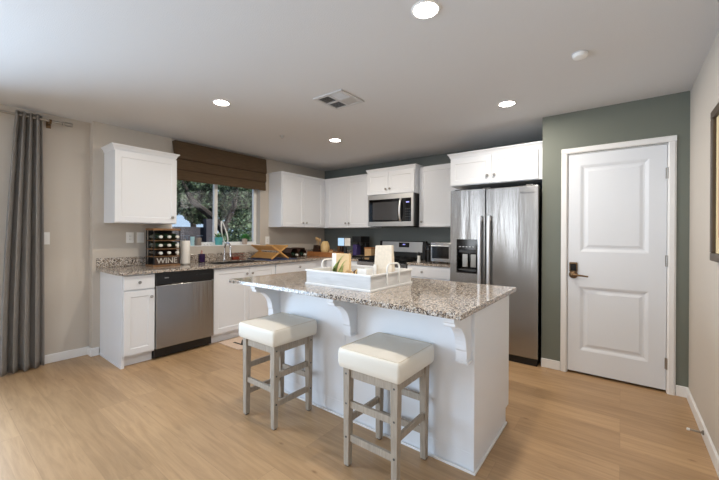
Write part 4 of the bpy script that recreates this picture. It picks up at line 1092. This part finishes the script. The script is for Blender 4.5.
# corner tray with utensils
def corner():
    x0, x1, y0, y1 = -4.22, -3.62, 4.03, 4.33
    t = thing('wooden_crate', ((x0+x1)/2, (y0+y1)/2, Z), 'low slatted wooden crate in the counter corner holding utensils', 'crate')
    MB().box(x0+.01, x1-.01, y0+.01, y1-.01, Z, Z+.010).build('crate_base', M_WOODW, t)
    n = 22
    for yy in (y0, y1-.009):
        m = MB()
        for k in range(n):
            a = x0+(x1-x0)*k/n; m.box(a+.0007, a+(x1-x0)/n-.0007, yy, yy+.009, Z, Z+.072)
        m.box(x0, x1, yy+.004, yy+.0085, Z+.001, Z+.070)
        m.build('slatted_side', M_WOODW, t)
    for xx in (x0, x1-.009): MB().box(xx, xx+.009, y0+.0095, y1-.0095, Z, Z+.072).build('end_board', M_WOODW, t)
    zi = Z+.0105
    k = thing('utensil_holder', (-4.085, 4.19, zi), 'dark walnut block of wooden utensils at the left of the crate', 'utensil holder')
    MB().poly([(-4.19, 4.12, zi), (-4.04, 4.12, zi), (-4.04, 4.24, zi), (-4.19, 4.24, zi), (-4.16, 4.12, zi+.17), (-4.04, 4.12, zi+.13), (-4.04, 4.24, zi+.13), (-4.16, 4.24, zi+.17)],
              [(0, 3, 2, 1), (4, 5, 6, 7), (0, 1, 5, 4), (1, 2, 6, 5), (2, 3, 7, 6), (3, 0, 4, 7)]).build('block', M_WOODD, k, bevel=.003)
    for i, (xx, zz, rr, lab) in enumerate(((-4.14, 1.205, .030, 'leftmost wooden spoon with a broad head in the walnut block'), (-4.10, 1.19, .026, 'second wooden spoon in the walnut block'), (-4.055, 1.175, .022, 'rightmost short wooden spoon in the walnut block'))):
        m = MB(); zb = zi+.172-(xx+4.16)*.333
        m.tube([(xx, 4.19, zb), (xx-.004, 4.18, zz-.02)], .006, 8)
        m.lathe([(.006, -.01), (rr*.75, .012), (rr, .03), (rr*.7, .05), (0, .056)], (xx-.004, 4.18, zz-.028), seg=14)
        tag(m.build('wooden_spoon', M_TAN, smooth=True), lab, 'spoon', 'spoons in the walnut block')
    v = thing('ceramic_vase', (-3.955, 4.19, zi), 'cream-yellow ribbed vase in the wooden crate', 'vase')
    MB().lathe([(.042, 0), (.060, .03), (.078, .09), (.078, .15), (.062, .205), (.044, .235), (.040, .235), (.04, .20)], (-3.945, 4.18, zi), seg=12).build('vase_body', M_YEL, v, smooth=False)
    v = thing('salt_cellar', (-3.845, 4.17, zi), 'small round tan jar beside the vase in the crate', 'jar')
    MB().lathe([(.032, 0), (.036, .02), (.034, .075), (.030, .08)], (-3.80, 4.17, zi), seg=18).build('jar', M_TAN, v, smooth=True)
    MB().lathe([(.031, .081), (.031, .09), (.01, .097), (.008, .105), (0, .108)], (-3.80, 4.17, zi), seg=18).build('lid', M_WOODW, v, smooth=True)
    for xx, h, m_, lab in ((-3.86, .29, M_RUST, 'tall brown bottle with white stopper behind the crate'), (-3.80, .26, M_WOODD, 'dark brown bottle left of the small display')):
        v = thing('oil_bottle', (xx, 4.44, Z), lab, 'bottle')
        MB().lathe([(.03, 0), (.032, .01), (.032, h*.6), (.014, h*.75), (.012, h*.92)], (xx, 4.44, Z), seg=16).build('bottle', m_, v, smooth=True)
        MB().lathe([(.013, h*.921), (.015, h), (0, h+.004)], (xx, 4.44, Z), seg=12).build('stopper', M_PORC, v, smooth=True)
corner()

# display, coffee machine, wooden box
t = thing('tablet_display', (-3.55, 4.34, Z), 'small lit screen standing in front of the black coffee machine', 'display')
m = MB(); m.box(-3.685, -3.405, 4.20, 4.214, 1.085, 1.23); m.build('housing', M_BLACK, t, bevel=.004)
MB().box(-3.675, -3.545, 4.198, 4.1995, 1.095, 1.22).build('screen', M_SCREEN, t)
MB().box(-3.535, -3.415, 4.198, 4.1995, 1.095, 1.22).build('screen', M_PAPER, t)
m = MB(); m.box(-3.61, -3.47, 4.17, 4.26, Z, Z+.012); m.prism([(-3.56, 4.214, Z+.012), (-3.56, 4.25, Z+.012), (-3.56, 4.225, 1.12), (-3.56, 4.2145, 1.12)], (.04, 0, 0))
m.build('stand', M_DGREY, t)
t = thing('coffee_machine', (-3.38, 4.33, Z), 'black coffee machine with purple water tank left of the range', 'coffee machine')
m = MB(); m.box(-3.40, -3.225, 4.22, 4.46, Z, Z+.03); m.box(-3.40, -3.225, 4.36, 4.46, Z+.03, 1.15); m.box(-3.40, -3.225, 4.22, 4.46, 1.15, 1.25)
m.build('body', M_BLACK, t, bevel=.008, seg=3)
MB().box(-3.395, -3.325, 4.235, 4.355, Z+.031, 1.12).build('water_tank', mat('violet_tank', srgb(72, 62, 112), .15), t, bevel=.006)
MB().lathe([(.03, 0), (.03, -.03), (.012, -.035), (.012, -.05)], (-3.275, 4.29, 1.1495), seg=16).build('brew_head', M_DGREY, t, smooth=True)
MB().box(-3.32, -3.235, 4.23, 4.34, Z+.0305, Z+.038).build('drip_tray', M_NICKEL, t)
t = thing('wooden_box', (-3.17, 4.38, Z), 'tan wooden box on the counter between coffee machine and range', 'box')
MB().box(-3.215, -3.085, 4.31, 4.44, Z, 1.055).build('box_body', M_TAN, t, bevel=.003)
MB().box(-3.22, -3.08, 4.305, 4.445, 1.0555, 1.075).build('lid', M_WOODW, t, bevel=.003)

# ---------------------------------------------------------------- the garden outside the window
struct(MB().box(-30, XLR-T-.001, -12, 30, -.25, -.15).build('ground', M_GROUND, origin=(-12, 5, -.15)))
t = thing('garden_fence', (-7.4, 3.2, -.15), 'dark horizontal-board garden fence seen through the left window pane', 'fence')
for k in range(8):
    MB().box(-7.42, -7.39, 1.6, 4.06, -.10+k*.19, .088+k*.19).build('fence_board', M_FENCE, t, bevel=.003)
for y in (1.65, 2.8, 3.96):
    MB().box(-7.39, -7.25, y-.08, y+.08, -.15, 1.60).build('fence_post', M_FENCE, t, bevel=.004)
def tree(base, trunk, blobs, n, size, m_, label, group=None):
    t = thing('garden_tree', base, label, 'tree', group)
    for i, (pts, rs) in enumerate(trunk):
        MB().tube(pts, rs, 9).build('trunk' if i == 0 else 'branch', M_BARK, t, smooth=True)
    me = bmesh.new()
    for _ in range(n):
        c, r = random.choice(blobs)
        d = Vector((random.gauss(0, 1), random.gauss(0, 1), random.gauss(0, 1))).normalized()*(random.random()**.45)
        p = Vector(c)+Vector((d.x*r[0], d.y*r[1], d.z*r[2]))
        q = Vector((random.gauss(0, 1), random.gauss(0, 1), random.gauss(0, 1))).normalized(); s_ = q.orthogonal().normalized(); L = size*random.uniform(.6, 1.3)
        v = [me.verts.new(p-q*L), me.verts.new(p+s_*L*.4), me.verts.new(p+q*L), me.verts.new(p-s_*L*.4)]
        me.faces.new(v)
    mb = MB(); mb.bm.free(); mb.bm = me
    mb.build('foliage', m_, t)
tree((-9.0, 5.75, -.15), [([(-9.0, 5.75, -.15), (-9.0, 5.6, .8), (-8.95, 5.3, 1.35), (-8.9, 4.9, 1.75), (-8.9, 4.4, 2.1), (-8.9, 4.1, 2.6)], [.16, .14, .12, .10, .08, .05]),
                          ([(-8.95, 5.3, 1.35), (-8.9, 5.6, 2.1), (-9, 5.8, 3)], [.09, .07, .04])],
     [((-9.4, 4.3, 2.9), (1.0, 1.0, .75)), ((-9.5, 4.6, 2.2), (.5, .9, .45)), ((-9.6, 4.95, 1.85), (.4, .45, .3)), ((-9.2, 5.6, 3.0), (1.1, 1.0, .9)), ((-9.7, 6.3, 2.2), (.7, .8, .9)), ((-9.3, 3.3, 3.2), (1.0, 1.0, .8))], 21000, .060, M_TREE1, 'dark leafy tree with a leaning trunk outside the kitchen window')
tree((-8.3, 6.0, -.15), [([(-8.3, 6.0, -.15), (-8.3, 6.0, .8), (-8.3, 5.9, 1.5)], [.07, .06, .03])],
     [((-8.3, 5.75, 1.1), (.5, .75, .9)), ((-8.1, 6.6, 1.2), (.6, .7, 1.0)), ((-8.4, 5.1, .6), (.4, .45, .7))], 11000, .045, M_TREE1, 'dense dark shrub outside behind the right window pane')
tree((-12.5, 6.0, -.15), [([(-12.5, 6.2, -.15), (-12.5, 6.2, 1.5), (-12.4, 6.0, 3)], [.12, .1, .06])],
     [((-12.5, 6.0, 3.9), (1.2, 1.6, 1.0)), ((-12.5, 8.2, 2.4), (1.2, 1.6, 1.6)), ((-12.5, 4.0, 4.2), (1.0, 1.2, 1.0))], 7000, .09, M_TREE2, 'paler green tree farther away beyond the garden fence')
